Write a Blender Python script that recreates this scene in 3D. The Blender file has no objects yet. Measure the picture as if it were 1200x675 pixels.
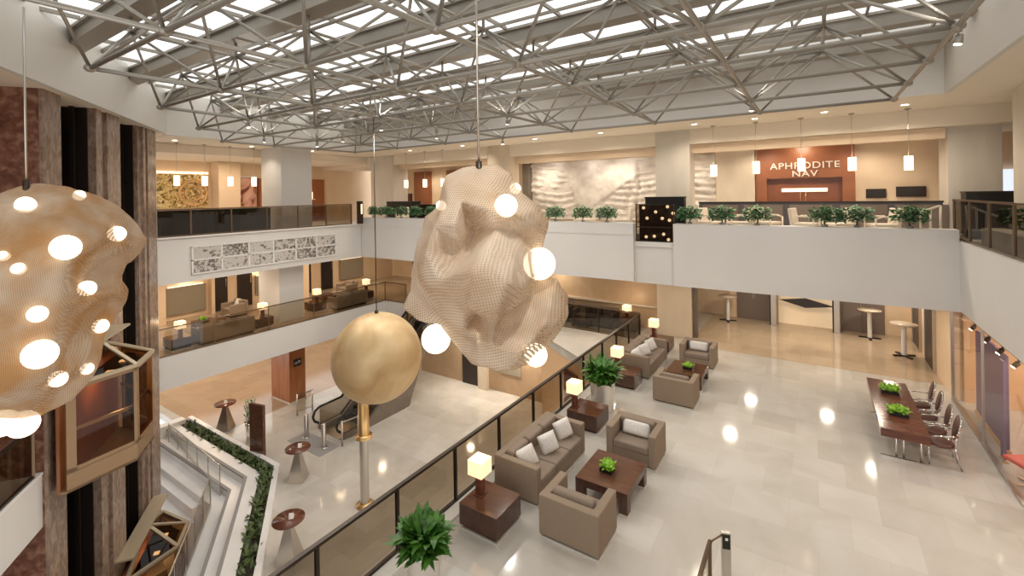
import bpy, bmesh, math, random
from mathutils import Vector, Matrix, noise
random.seed(7)
PI = math.pi
SC = bpy.context.scene
COL = SC.collection

# ------------------------------------------------------------------ camera
F, YAW, ROLL, Y0, CX, H = 539.3, math.radians(33.26), math.radians(0.9), 228.6, 600.0, 5.7
dv = Vector((-math.sin(YAW), math.cos(YAW), 0)); rv = Vector((math.cos(YAW), math.sin(YAW), 0)); zv = Vector((0, 0, 1))
r1 = rv*math.cos(ROLL) - zv*math.sin(ROLL); u1 = zv*math.cos(ROLL) + rv*math.sin(ROLL)
cam_d = bpy.data.cameras.new('camera'); cam = bpy.data.objects.new('camera', cam_d); COL.objects.link(cam)
M = Matrix.Identity(4)
for i in range(3):
    M[i][0] = r1[i]; M[i][1] = u1[i]; M[i][2] = -dv[i]
M[2][3] = H
cam.matrix_world = M
cam_d.sensor_width = 36; cam_d.lens = 36*F/1200; cam_d.shift_y = -(337.5 - Y0)/1200; cam_d.clip_start = 0.05; cam_d.clip_end = 200
SC.camera = cam

def ray_at(px, py, depth):      # a point measured in the photograph, at a distance along the view axis
    return Vector((0, 0, H)) + (dv*F + r1*(px - CX) + u1*(Y0 - py))*(depth/F)

# ------------------------------------------------------------------ materials
def lin(c):
    return tuple(((x/12.92) if x <= 0.04045 else ((x+0.055)/1.055)**2.4) for x in [v/255 for v in c]) + (1,)
MATS = {}
def mat(name, rgb, rough=0.5, metal=0.0, spec=0.5, emit=None, estr=0.0):
    m = bpy.data.materials.new(name); m.use_nodes = True
    b = m.node_tree.nodes['Principled BSDF']
    b.inputs['Base Color'].default_value = lin(rgb); b.inputs['Roughness'].default_value = rough
    b.inputs['Metallic'].default_value = metal; b.inputs['Specular IOR Level'].default_value = spec
    if emit:
        b.inputs['Emission Color'].default_value = lin(emit); b.inputs['Emission Strength'].default_value = estr
    MATS[name] = m
    return m
def N(m, t, **kw):
    n = m.node_tree.nodes.new(t)
    for k, v in kw.items():
        setattr(n, k, v)
    return n
def L(m, a, b): m.node_tree.links.new(a, b)
def bsdf(m): return m.node_tree.nodes['Principled BSDF']
def coords(m, scale=(1, 1, 1), kind='Object'):
    tc = N(m, 'ShaderNodeTexCoord'); mp = N(m, 'ShaderNodeMapping'); mp.inputs['Scale'].default_value = scale
    L(m, tc.outputs[kind], mp.inputs['Vector']); return mp.outputs['Vector']
def ramp(m, src, stops):
    r = N(m, 'ShaderNodeValToRGB'); e = r.color_ramp.elements
    while len(e) < len(stops): e.new(0.5)
    for k, (p, c) in enumerate(stops):
        e[k].position = p; e[k].color = lin(c)
    L(m, src, r.inputs['Fac']); return r.outputs['Color']
def noisy(name, stops, scale=(3, 3, 3), rough=0.5, metal=0.0, spec=0.5, detail=6, dist=0.0, bump=0.0):
    m = mat(name, stops[0][1], rough, metal, spec)
    n = N(m, 'ShaderNodeTexNoise'); n.inputs['Scale'].default_value = 1; n.inputs['Detail'].default_value = detail; n.inputs['Distortion'].default_value = dist
    L(m, coords(m, scale), n.inputs['Vector']); L(m, ramp(m, n.outputs['Fac'], stops), bsdf(m).inputs['Base Color'])
    if bump:
        bp = N(m, 'ShaderNodeBump'); bp.inputs['Strength'].default_value = bump; bp.inputs['Distance'].default_value = 0.02
        L(m, n.outputs['Fac'], bp.inputs['Height']); L(m, bp.outputs['Normal'], bsdf(m).inputs['Normal'])
    return m
def tiles(name, c1, c2, mortar, w, h, rough, spec=0.5, vein=0.35, msize=0.004, rot=0.0, offset=0.5):
    m = mat(name, c1, rough, 0, spec)
    tc = N(m, 'ShaderNodeTexCoord'); mp = N(m, 'ShaderNodeMapping'); mp.inputs['Rotation'].default_value = (0, 0, rot)
    L(m, tc.outputs['Object'], mp.inputs['Vector'])
    bk = N(m, 'ShaderNodeTexBrick'); bk.inputs['Scale'].default_value = 1; bk.inputs['Brick Width'].default_value = w; bk.inputs['Row Height'].default_value = h
    bk.inputs['Mortar Size'].default_value = msize; bk.offset = offset; bk.inputs['Bias'].default_value = 0.0
    bk.inputs['Color1'].default_value = lin(c1); bk.inputs['Color2'].default_value = lin(c2); bk.inputs['Mortar'].default_value = lin(mortar)
    L(m, mp.outputs['Vector'], bk.inputs['Vector'])
    n = N(m, 'ShaderNodeTexNoise'); n.inputs['Scale'].default_value = 0.9; n.inputs['Detail'].default_value = 8; n.inputs['Distortion'].default_value = 1.2
    L(m, mp.outputs['Vector'], n.inputs['Vector'])
    rr = ramp(m, n.outputs['Fac'], [(0.35, (232, 228, 222)), (0.65, (255, 255, 255))])
    mx = N(m, 'ShaderNodeMixRGB', blend_type='MULTIPLY'); mx.inputs['Fac'].default_value = vein
    L(m, bk.outputs['Color'], mx.inputs['Color1']); L(m, rr, mx.inputs['Color2']); L(m, mx.outputs['Color'], bsdf(m).inputs['Base Color'])
    return m
def wood(name, a, b, scale=(1.2, 14, 14), rough=0.25, spec=0.5):
    return noisy(name, [(0.3, a), (0.7, b)], scale, rough, 0, spec, 5, 0.6)
def glass(name, tint, refl=0.10, rough=0.0, fr=0.4):
    m = bpy.data.materials.new(name); m.use_nodes = True; nt = m.node_tree; nt.nodes.clear()
    out = N(m, 'ShaderNodeOutputMaterial'); tr = N(m, 'ShaderNodeBsdfTransparent'); gl = N(m, 'ShaderNodeBsdfGlossy'); mx = N(m, 'ShaderNodeMixShader')
    tr.inputs['Color'].default_value = lin(tint); gl.inputs['Roughness'].default_value = rough
    lw = N(m, 'ShaderNodeLayerWeight'); lw.inputs['Blend'].default_value = 0.25
    mu = N(m, 'ShaderNodeMath', operation='MULTIPLY_ADD'); mu.inputs[1].default_value = fr; mu.inputs[2].default_value = refl*0.5
    L(m, lw.outputs['Fresnel'], mu.inputs[0]); L(m, mu.outputs[0], mx.inputs['Fac'])
    L(m, tr.outputs[0], mx.inputs[1]); L(m, gl.outputs[0], mx.inputs[2]); L(m, mx.outputs[0], out.inputs['Surface'])
    MATS[name] = m; return m
def glow(name, rgb, s):
    m = mat(name, rgb, 0.5, 0, 0.2, rgb, s); return m

FLOOR = tiles('floor_marble', (206, 201, 193), (192, 186, 177), (192, 186, 177), 0.9, 0.9, 0.09, 0.5, 0.5)
BEIGEFL = tiles('floor_beige_marble', (196, 176, 150), (186, 166, 140), (170, 150, 126), 0.9, 0.9, 0.12, 0.5, 0.5)
WHITE = noisy('white_panel', [(0.3, (211, 208, 204)), (0.7, (218, 215, 211))], (0.5, 0.5, 0.5), 0.45)
WHITETRIM = mat('white_trim', (228, 225, 220), 0.4)
CEIL = mat('ceiling_cream', (240, 228, 210), 0.7)
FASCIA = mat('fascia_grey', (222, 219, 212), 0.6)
FASCIALIT = mat('fascia_lightened', (238, 235, 229), .6)  # fascia grey made paler to stand in for light on the far side
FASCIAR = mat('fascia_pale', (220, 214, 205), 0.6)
BULK = mat('bulkhead_peach', (232, 208, 180), 0.6)
STONE = tiles('beige_stone', (206, 180, 148), (196, 168, 136), (178, 150, 120), 1.2, 0.6, 0.35, 0.5, 0.6)
COLST = noisy('column_stone', [(0.3, (206, 198, 186)), (0.7, (218, 210, 198))], (2, 2, 0.6), 0.35)
COLWARM = noisy('column_stone_warm', [(0.3, (206, 190, 168)), (0.7, (218, 203, 182))], (2, 2, 0.6), 0.3)
BEIGEWALL = noisy('beige_wall', [(0.3, (228, 202, 170)), (0.7, (236, 211, 180))], (1, 1, 1), 0.5)
GRANITE = noisy('brown_granite', [(0.32, (92, 58, 44)), (0.5, (122, 80, 62)), (0.7, (160, 122, 100))], (6, 6, 6), 0.25, 0, 0.5, 12, 0.4)
GRANLT = noisy('grey_granite', [(0.3, (120, 98, 84)), (0.5, (144, 122, 106)), (0.72, (172, 150, 132))], (8, 8, 4), 0.25, 0, 0.5, 10, 0.8)
DARK = mat('shaft_dark', (34, 26, 22), 0.35)
DARKMET = mat('dark_metal', (66, 56, 48), 0.35, 0.7)
BLACK = mat('black', (18, 16, 15), 0.4)
STEEL = mat('truss_paint', (166, 160, 150), 0.36, 0.4)
BEAM = mat('roof_beam_paint', (146, 139, 128), 0.5, 0.1)
CHROME = mat('chrome', (225, 222, 216), 0.12, 1.0)
BRUSHED = mat('brushed_steel', (196, 190, 182), 0.3, 1.0)
BRONZE = mat('bronze_rail', (120, 100, 80), 0.32, 0.75)
SATIN = mat('satin_metal', (206, 200, 190), .35, .2)
GOLDPIPE = mat('gold_sleeve', (206, 170, 116), 0.3, 0.8)
GLASS = glass('clear_glass', (228, 224, 214))
SMOKE = glass('smoked_glass', (168, 156, 138), 0.12)
SHOPGL = glass('shopfront_glass', (244, 240, 234), 0.12, 0, .16)
CABGL = glass('cabin_glass', (186, 158, 124), 0.04, 0, .08)
CLEAR = glass('mezzanine_glass', (212, 204, 190), 0.1, 0, .3)
ROOFGL = None
WOODT = wood('table_wood_top', (84, 54, 40), (102, 68, 50), (2, 14, 14), 0.12)
WOODD = wood('table_wood_side', (70, 46, 36), (88, 60, 48), (14, 2, 3), 0.22)
WOODR = wood('red_wood', (138, 84, 54), (158, 100, 66), (1, 8, 1), 0.35)
WOODP = wood('pillar_wood', (146, 88, 50), (170, 108, 66), (3, 3, 0.8), 0.25)
WOODM = wood('mahogany', (88, 50, 38), (108, 64, 48), (2, 12, 12), 0.18)
LIVEFAB = noisy('taupe_upholstery', [(0.3, (134, 117, 100)), (0.7, (148, 131, 113))], (60, 60, 60), 0.85, 0, 0.2, 3, 0, 0.15)
CUSHFAB = noisy('taupe_cushion', [(0.3, (128, 113, 99)), (0.7, (144, 128, 113))], (70, 70, 70), 0.8, 0, 0.25, 3, 0, 0.15)
GREYFAB = mat('slate_upholstery', (88, 84, 86), 0.85)
PILLOW = noisy('silver_pillow', [(0.3, (206, 200, 194)), (0.7, (226, 221, 214))], (40, 40, 40), 0.6, 0, 0.3, 3, 0, 0.2)
CHAIRW = mat('cream_chair', (222, 208, 190), 0.6)
BROWNSEAT = mat('brown_leather', (92, 58, 46), 0.4)
SHADE = glow('lamp_shade_lit', (255, 222, 176), 0.95)
PENDM = glow('pendant_lit', (255, 232, 202), 1.6)
GLOBE = glow('globe_lit', (255, 236, 206), 2.2)
DOWN = glow('downlight_lit', (255, 240, 216), 14.0)
SCREENL = glow('light_strip', (255, 226, 190), 1.6)
LEAF = noisy('leaf_green', [(0.3, (34, 78, 28)), (0.7, (88, 136, 48))], (9, 9, 9), 0.4, 0, 0.4)
LEAFB = noisy('leaf_bright', [(0.3, (98, 150, 26)), (0.7, (150, 196, 48))], (22, 22, 22), 0.5)
LEAFD = noisy('leaf_blue_green', [(0.3, (60, 110, 66)), (0.7, (112, 160, 108))], (12, 12, 12), 0.5)
BARK = mat('bark', (92, 70, 50), 0.8)
SOIL = mat('soil', (48, 38, 30), 0.9)
GOLD = noisy('gold_leaf', [(0.3, (182, 146, 98)), (0.5, (206, 176, 130)), (0.7, (218, 194, 152))], (1.0, 1.0, 1.0), 0.42, 0.25, 0.5, 8, 0.6)
POTW = noisy('pot_silver', [(0.4, (214, 208, 200)), (0.6, (232, 228, 222))], (3, 3, 0.4), 0.14, 0.55, 0.5)
GREYPANEL = mat('grey_panel', (150, 140, 122), 0.35)
TAUPEDOOR = mat('taupe_door', (122, 108, 98), 0.4)
DARKDOOR = mat('dark_door', (44, 34, 30), 0.35)
CONCRETE = noisy('escalator_cladding', [(0.3, (104, 94, 84)), (0.7, (120, 110, 98))], (2, 2, 2), 0.4)
MARBLEW = noisy('relief_marble', [(0.3, (196, 186, 176)), (0.7, (226, 218, 208))], (2, 2, 2), 0.6, 0, 0.3, 8)
CARBEIGE = mat('cab_frame', (150, 122, 92), 0.35, 0.3)
CABROOF = mat('cab_roof_beam', (186, 170, 144), 0.4, 0.2)
PURPLE = mat('purple_panel', (124, 106, 146), 0.4)
REDP = mat('red_panel', (214, 92, 78), 0.4)
PEACHW = mat('shop_wall', (222, 182, 140), 0.5)
STEPW = noisy('white_step_stone', [(0.3, (226, 224, 222)), (0.7, (238, 236, 234))], (1, 1, 1), 0.3)
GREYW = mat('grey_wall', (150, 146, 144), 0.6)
CARD = mat('card_white', (236, 232, 224), 0.6)
SOFTPINK = mat('poster_pale', (226, 190, 172), 0.5)
PHOTO = noisy('poster_tones', [(0.38, (120, 60, 50)), (0.5, (214, 164, 144)), (0.7, (240, 210, 196))], (1.4, 1.4, 1.4), 0.5, 0, 0.3, 3, 0.8)
FLORAL = noisy('gold_floral', [(0.38, (96, 84, 44)), (0.5, (196, 164, 96)), (0.62, (232, 214, 168))], (5, 5, 5), 0.4, 0.2, 0.4, 6, 1.6)
GOLDORN = mat('gold_ornament', (222, 176, 124), 0.35, 0.3)

# woven wire cloth
def weave(name, pitch, c1, c2, base):
    m = bpy.data.materials.new(name); m.use_nodes = True; nt = m.node_tree; nt.nodes.clear()
    out = N(m, 'ShaderNodeOutputMaterial')
    uv = N(m, 'ShaderNodeUVMap'); sp = N(m, 'ShaderNodeSeparateXYZ'); L(m, uv.outputs[0], sp.inputs[0])
    vals = []
    for k in ('X', 'Y'):
        a = N(m, 'ShaderNodeMath', operation='MULTIPLY'); a.inputs[1].default_value = 1/pitch; L(m, sp.outputs[k], a.inputs[0])
        f = N(m, 'ShaderNodeMath', operation='FRACT'); L(m, a.outputs[0], f.inputs[0])
        s = N(m, 'ShaderNodeMath', operation='LESS_THAN'); s.inputs[1].default_value = 0.42; L(m, f.outputs[0], s.inputs[0]); vals.append(s.outputs[0])
    mxv = N(m, 'ShaderNodeMath', operation='MAXIMUM'); L(m, vals[0], mxv.inputs[0]); L(m, vals[1], mxv.inputs[1])
    n = N(m, 'ShaderNodeTexNoise'); n.inputs['Scale'].default_value = 2.2; n.inputs['Detail'].default_value = 4
    tc = N(m, 'ShaderNodeTexCoord'); L(m, tc.outputs['Object'], n.inputs['Vector'])
    col = ramp(m, n.outputs['Fac'], [(0.35, c1), (0.65, c2)])
    df = N(m, 'ShaderNodeBsdfDiffuse'); L(m, col, df.inputs['Color']); tl = N(m, 'ShaderNodeBsdfTranslucent'); L(m, col, tl.inputs['Color'])
    m1 = N(m, 'ShaderNodeMixShader'); m1.inputs[0].default_value = 0.3; L(m, df.outputs[0], m1.inputs[1]); L(m, tl.outputs[0], m1.inputs[2])
    tr = N(m, 'ShaderNodeBsdfTransparent'); m2 = N(m, 'ShaderNodeMixShader')
    al = N(m, 'ShaderNodeMapRange'); al.inputs['To Min'].default_value = base; al.inputs['To Max'].default_value = 0.97; L(m, mxv.outputs[0], al.inputs['Value'])
    L(m, al.outputs[0], m2.inputs[0]); L(m, tr.outputs[0], m2.inputs[1]); L(m, m1.outputs[0], m2.inputs[2]); L(m, m2.outputs[0], out.inputs['Surface'])
    return m
MESHW = weave('woven_wire_cloth', 0.023, (190, 166, 140), (222, 208, 190), 0.45)
MESHG = weave('woven_wire_cloth_golden', 0.016, (186, 146, 102), (214, 200, 182), 0.55)

# black and white leaf-print tiles
def swirl(name):
    m = mat(name, (200, 200, 200), 0.3)
    w = N(m, 'ShaderNodeTexWave'); w.inputs['Scale'].default_value = 5; w.inputs['Distortion'].default_value = 7; w.inputs['Detail'].default_value = 3; w.inputs['Detail Scale'].default_value = 1.6
    tc = N(m, 'ShaderNodeTexCoord'); oi = N(m, 'ShaderNodeObjectInfo'); va = N(m, 'ShaderNodeVectorMath', operation='ADD'); sc_ = N(m, 'ShaderNodeVectorMath', operation='SCALE'); sc_.inputs[0].default_value = (7, 13, 17); L(m, oi.outputs['Random'], sc_.inputs['Scale']); L(m, tc.outputs['Object'], va.inputs[0]); L(m, sc_.outputs[0], va.inputs[1]); L(m, va.outputs[0], w.inputs['Vector'])
    n = N(m, 'ShaderNodeTexNoise'); n.inputs['Scale'].default_value = 1.3; L(m, tc.outputs['Object'], n.inputs['Vector'])
    mu = N(m, 'ShaderNodeMath', operation='ADD'); L(m, w.outputs['Fac'], mu.inputs[0]); L(m, n.outputs['Fac'], mu.inputs[1])
    L(m, ramp(m, mu.outputs[0], [(0.3, (62, 58, 56)), (0.75, (140, 134, 128)), (1.0, (196, 190, 184))]), bsdf(m).inputs['Base Color'])
    return m
LEAFPRINT = swirl('leaf_print')

# skylight: fritted glass, partly diffusing
def frit():
    m = bpy.data.materials.new('skylight_glass'); m.use_nodes = True; nt = m.node_tree; nt.nodes.clear()
    out = N(m, 'ShaderNodeOutputMaterial'); tr = N(m, 'ShaderNodeBsdfTransparent'); tl = N(m, 'ShaderNodeBsdfTranslucent'); mx = N(m, 'ShaderNodeMixShader')
    tr.inputs['Color'].default_value = lin((244, 246, 248)); tl.inputs['Color'].default_value = lin((240, 240, 236)); mx.inputs[0].default_value = 0.35
    L(m, tr.outputs[0], mx.inputs[1]); L(m, tl.outputs[0], mx.inputs[2]); L(m, mx.outputs[0], out.inputs['Surface']); return m
ROOFGL = frit()

# ------------------------------------------------------------------ geometry helpers
class MB:
    def __init__(s): s.bm = bmesh.new()
    def box(s, x0, y0, z0, x1, y1, z1, bev=0.0, T=None, mi=0, seg=2):
        g = bmesh.ops.create_cube(s.bm, size=1.0); vs = g['verts']
        A = Matrix.Translation(((x0+x1)/2, (y0+y1)/2, (z0+z1)/2)) @ Matrix.Diagonal((abs(x1-x0), abs(y1-y0), abs(z1-z0), 1))
        bmesh.ops.transform(s.bm, matrix=A, verts=vs)
        fs = list({f for v in vs for f in v.link_faces}); es = list({e for v in vs for e in v.link_edges})
        if bev:
            r = bmesh.ops.bevel(s.bm, geom=es, offset=bev, segments=seg, affect='EDGES', profile=0.5)
            vs = list(set(r['verts'])); fs = list({f for v in vs for f in v.link_faces}); vs = list({v for f in fs for v in f.verts})
        if T is not None: bmesh.ops.transform(s.bm, matrix=T, verts=vs)
        for f in fs: f.material_index = mi
        return s
    def prism(s, poly, z0, z1, mi=0):
        a = [s.bm.verts.new((x, y, z0)) for x, y in poly]; b = [s.bm.verts.new((x, y, z1)) for x, y in poly]
        n = len(poly); fs = [s.bm.faces.new(a[::-1]), s.bm.faces.new(b)]
        for i in range(n): fs.append(s.bm.faces.new((a[i], a[(i+1) % n], b[(i+1) % n], b[i])))
        for f in fs: f.material_index = mi
        bmesh.ops.recalc_face_normals(s.bm, faces=fs); return s
    def hull(s, quads):           # closed solid between two polygons given as point lists
        a = [s.bm.verts.new(p) for p in quads[0]]; b = [s.bm.verts.new(p) for p in quads[1]]; n = len(a)
        fs = [s.bm.faces.new(a[::-1]), s.bm.faces.new(b)]
        for i in range(n): fs.append(s.bm.faces.new((a[i], a[(i+1) % n], b[(i+1) % n], b[i])))
        bmesh.ops.recalc_face_normals(s.bm, faces=fs); return s
    def tube(s, p, q, r, n=8, r2=None):
        p = Vector(p); q = Vector(q); d = q - p
        if d.length < 1e-6: return s
        g = bmesh.ops.create_cone(s.bm, cap_ends=True, segments=n, radius1=r, radius2=r if r2 is None else r2, depth=d.length)
        T = Matrix.Translation((p+q)/2) @ d.to_track_quat('Z', 'Y').to_matrix().to_4x4()
        bmesh.ops.transform(s.bm, matrix=T, verts=g['verts'])
        for f in {f for v in g['verts'] for f in v.link_faces}:
            if len(f.verts) == 4: f.smooth = True
        return s
    def path(s, pts, r, n=8):
        for a, b in zip(pts, pts[1:]): s.tube(a, b, r, n)
        for c in pts[1:-1]: s.ball(c, r, 1)
        return s
    def bar(s, p, q, w, h):       # rectangular bar, h along z-ish
        p = Vector(p); q = Vector(q); d = q - p; x = d.normalized(); y = zv.cross(x)
        y = y.normalized() if y.length > 1e-4 else Vector((1, 0, 0)); z = x.cross(y)
        R = Matrix((x, y, z)).transposed().to_4x4(); T = Matrix.Translation((p+q)/2) @ R
        return s.box(-d.length/2, -w/2, -h/2, d.length/2, w/2, h/2, 0, T)
    def ball(s, c, r, sub=2, sc=(1, 1, 1)):
        g = bmesh.ops.create_icosphere(s.bm, subdivisions=sub, radius=r)
        bmesh.ops.transform(s.bm, matrix=Matrix.Translation(c) @ Matrix.Diagonal((*sc, 1)), verts=g['verts'])
        for f in {f for v in g['verts'] for f in v.link_faces}: f.smooth = True
        return s
    def lathe(s, prof, c=(0, 0, 0), n=24, smooth=True):
        rings = []
        for r, z in prof:
            rings.append([s.bm.verts.new((c[0]+r*math.cos(2*PI*k/n), c[1]+r*math.sin(2*PI*k/n), c[2]+z)) for k in range(n)] if r > 1e-5 else [s.bm.verts.new((c[0], c[1], c[2]+z))])
        fs = []
        for A, B in zip(rings, rings[1:]):
            for k in range(n):
                a, b = A[k % len(A)], A[(k+1) % len(A)]; d, e = B[k % len(B)], B[(k+1) % len(B)]
                vs = [];  [vs.append(v) for v in (a, b, e, d) if v not in vs]
                if len(vs) > 2: fs.append(s.bm.faces.new(vs))
        for f in fs: f.smooth = smooth
        bmesh.ops.recalc_face_normals(s.bm, faces=fs); return s
    def face(s, pts):
        s.bm.faces.new([s.bm.verts.new(p) for p in pts]); return s
    def done(s, name, m, parent=None, loc=None, T=None):
        if T is not None: bmesh.ops.transform(s.bm, matrix=T, verts=s.bm.verts)
        me = bpy.data.meshes.new(name); s.bm.to_mesh(me); s.bm.free()
        for mm in (m if isinstance(m, (list, tuple)) else [m]): me.materials.append(mm)
        o = bpy.data.objects.new(name, me); COL.objects.link(o)
        if parent is not None: o.parent = parent
        if loc is not None: o.location = loc
        return o
def tag(o, label, cat, group=None, kind=None):
    o['label'] = label; o['category'] = cat
    if group: o['group'] = group
    if kind: o['kind'] = kind
    return o
def thing(name, label, cat, loc=(0, 0, 0), rz=0, group=None):
    o = bpy.data.objects.new(name, None); COL.objects.link(o); o.location = loc; o.rotation_euler = (0, 0, rz); o.empty_display_size = 0.1
    return tag(o, label, cat, group)
def struct(o, label=None, cat=None):
    o['kind'] = 'structure'
    o['label'] = label or o.name.replace('_', ' ').split('.')[0]
    return o
def dup(root, loc, rz, label, group=None):
    r = root.copy(); COL.objects.link(r); r.location = loc; r.rotation_euler = (0, 0, rz); r['label'] = label
    if group: r['group'] = group
    for ch in list(root.children):
        c = ch.copy(); COL.objects.link(c); c.parent = r
        for g in list(ch.children):
            d = g.copy(); COL.objects.link(d); d.parent = c
    return r
def S(name, x0, y0, z0, x1, y1, z1, m, label): return struct(MB().box(x0, y0, z0, x1, y1, z1).done(name, m), label)
def lamp(name, kind, loc, power, color=(1, 0.86, 0.68), size=0.2, spot=None, aim=None, parent=None):
    ld = bpy.data.lights.new(name, kind); ld.energy = power; ld.color = color
    if kind == 'AREA': ld.shape = 'DISK'; ld.size = size
    elif kind in ('POINT', 'SPOT'): ld.shadow_soft_size = size
    if kind == 'SPOT': ld.spot_size = math.radians(spot or 90); ld.spot_blend = 0.6
    o = bpy.data.objects.new(name, ld); COL.objects.link(o); o.location = loc
    if aim is not None: o.rotation_euler = (Vector(aim)-Vector(loc)).to_track_quat('-Z', 'Y').to_euler()
    if parent is not None: o.parent = parent
    return o

# diagonal frame of the lift tower
ANG = math.radians(34.6); EV = Vector((-math.cos(ANG), math.sin(ANG), 0)); NV = Vector((math.sin(ANG), math.cos(ANG), 0))
P0 = Vector((-13.41, 2.94, 0))
def TW(s, n, z=0.0): return P0 + EV*s + NV*n + zv*z
TM = Matrix(((EV.x, NV.x, 0, P0.x), (EV.y, NV.y, 0, P0.y), (0, 0, 1, 0), (0, 0, 0, 1)))
def tw2(s, n): p = TW(s, n); return (p.x, p.y)

ZL, ZU, ZB = -4.3, 4.25, -8.6
# ------------------------------------------------------------------ setting
EDX = -5.72
struct(MB().prism([(EDX, -3), (3.1, -3), (3.1, 23.2), (-18, 23.2), (-18, 18.9), (-16, 18.9), (-16, 17.85), (-9.6, 17.85), (-9.4, 16.4), (-7.0, 14.75), (EDX, 14.0)], -0.35, 0).done('floor', FLOOR), 'polished cream marble lounge floor')
struct(MB().prism([(-26, 6.3), (-19.7, 6.3), (-19.7, 17.35), (-18, 17.35), (-18, 23.2), (-26, 23.2)], -0.3, 0).done('mezzanine_floor', BEIGEFL), 'beige marble floor of the mezzanine balcony')
struct(MB().box(-4, 17.95, 0.0, 3.08, 23.0, 0.006).done('far_floor', BEIGEFL), 'beige marble floor by the far doors')
def pit_poly():
    a = tw2(6.1, 3.0); b = tw2(-6, 3.0); return [(-24, 8.85), (a[0]-0.2, 8.85), a, b]
A61, Bm6 = tw2(6.1, 3.1), tw2(-8, 3.1)
struct(MB().prism([(-34, 8.95), (A61[0], 8.95), A61, Bm6, (-3, -3), (-3, 24), (-34, 24)], ZL-0.3, ZL).done('lower_floor', FLOOR), 'polished pale marble floor of the lower lobby')
struct(MB().box(-34, 9.3, ZL, -21.4, 23.5, ZL+.004).done('lobby_floor', tiles('floor_brown_marble', (178, 152, 124), (170, 143, 114), (160, 132, 104), .9, .9, .12)), 'beige marble floor under the mezzanine')
struct(MB().box(-34, -6, ZB-0.2, -2, 9.2, ZB).done('basement_floor', GREYW), 'basement floor in the lift pit')
# slabs and balcony fronts
struct(MB().box(-26, 6.15, 2.64, -19.6, 15.6, 4.3).done('gallery_slab', WHITE), 'white upper balcony front on the mural side')
struct(MB().box(-19.62, 6.15, 4.3, -19.5, 15.55, 4.36, 0.01).done('slab_trim', WHITETRIM), 'white coping on the upper balcony edge')
struct(MB().box(-26, 6.3, -1.16, -19.68, 17.35, -0.3).box(-19.78, 6.3, -0.3, -19.68, 17.35, 0.02).box(-19.7, 17.25, -1.16, -18.1, 17.35, 0.02).done('mezzanine_slab', WHITE), 'white front of the mezzanine balcony')
struct(MB().box(-26, 15.62, 2.64, -5.25, 23.2, ZU).box(-19.55, 15.6, ZU, -5.25, 16.05, 4.66).done('far_slab', WHITE), 'white upper balcony front on the far side')
struct(MB().box(-5.25, 15.75, 2.6, -3.9, 23.2, 4.02).box(-5.25, 15.7, 3.86, -3.9, 15.76, 3.9).done('recess_slab', WHITE), 'recessed white bay under the light cabinet')
struct(MB().box(-3.9, 15.6, 2.62, 8, 23.2, ZU).box(-3.9, 15.6, ZU, 3.0, 16.05, 4.66).done('far_slab', WHITE), 'white upper balcony front facing the lounge')
struct(MB().box(3.0, -3, 2.64, 8, 15.6, 4.37).done('side_slab', WHITE), 'white upper balcony front over the shop')
struct(MB().prism([tw2(-9, -0.38), tw2(0.02, -0.38), tw2(0.02, -2.0), tw2(-9, -2.0)], -1.1, 0.0).done('near_slab', WHITE), 'white balcony front beside the granite lift tower')
struct(MB().prism([tw2(-9, -0.36), tw2(0.04, -0.36), tw2(0.04, -0.5), tw2(-9, -0.5)], 0.0, 0.05).done('coping_trim', WHITETRIM), 'white coping beside the granite lift tower')
struct(MB().box(-10, -3, -1.2, EDX, 14.0, -0.35).done('lounge_slab', WHITE) if False else MB().box(EDX, -3, -1.2, -2, 14.0, -0.36).done('lounge_slab', WHITE), 'edge of the lounge floor slab')
struct(MB().box(EDX-0.02, -3, -0.36, EDX+0.36, 13.9, 0.05, 0.008).done('kerb_trim', WHITETRIM), 'pale stone kerb under the lounge railing')
# upper floor walls etc.
S('wall_far', -26, 22.0, ZU, 8, 22.2, 9.6, BEIGEWALL, 'beige panelled wall of the upper level')
S('wall_left', -27.2, 5.0, 2.6, -27.0, 23, 9.6, BEIGEWALL, 'beige wall of the upper gallery')
S('wall_right', 8.0, -4, -0.3, 8.2, 23.2, 9.6, BEIGEWALL, 'beige wall beyond the side gallery')
# ceiling
struct(MB().box(-28, 15.66, 8.1, 9, 18.49, 8.3).done('ceiling_soffit', CEIL), 'cream soffit round the skylight')
struct(MB().box(-28, 18.6, 7.56, 9, 22.0, 7.8).done('ceiling_inner', CEIL), 'cream ceiling of the far gallery')
struct(MB().box(-28, 18.5, 7.55, 9, 18.59, 8.3).done('bulkhead_trim', CEIL), 'cream bulkhead of the far gallery')
struct(MB().box(-12.5, 18.9, 7.22, 3.35, 19.1, 7.55).box(-22, 18.9, 7.3, -12.5, 19.1, 7.55).done('peach_trim', BULK), 'peach cove band under the ceiling')
struct(MB().box(-28, 7.25, 8.1, -19.71, 15.65, 8.3).done('ceiling_side', CEIL), 'cream soffit over the mural gallery')
struct(MB().box(-28, 5, 7.72, -22.6, 18.48, 8.09).done('ceiling_gallery', CEIL), 'lower cream ceiling of the mural gallery')
struct(MB().box(2.875, -4, 8.1, 9, 15.65, 8.3).done('ceiling_shop_side', CEIL), 'cream soffit over the side gallery')
struct(MB().prism([tw2(-16, -0.11), tw2(7.05, -0.11), (-19.72, 7.2), (-28, 7.2), (-28, -8)], 8.1, 8.3).done('ceiling_tower', CEIL), 'cream soffit over the lift tower')
struct(MB().box(-19.6, 15.6, 8.085, 2.77, 15.655, 9.5).done('fascia_trim', FASCIALIT), 'grey fascia under the skylight on the far side')
struct(MB().box(2.77, -6, 8.085, 2.87, 15.655, 9.9).done('fascia_trim', FASCIAR), 'pale fascia under the skylight on the shop side')
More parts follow.
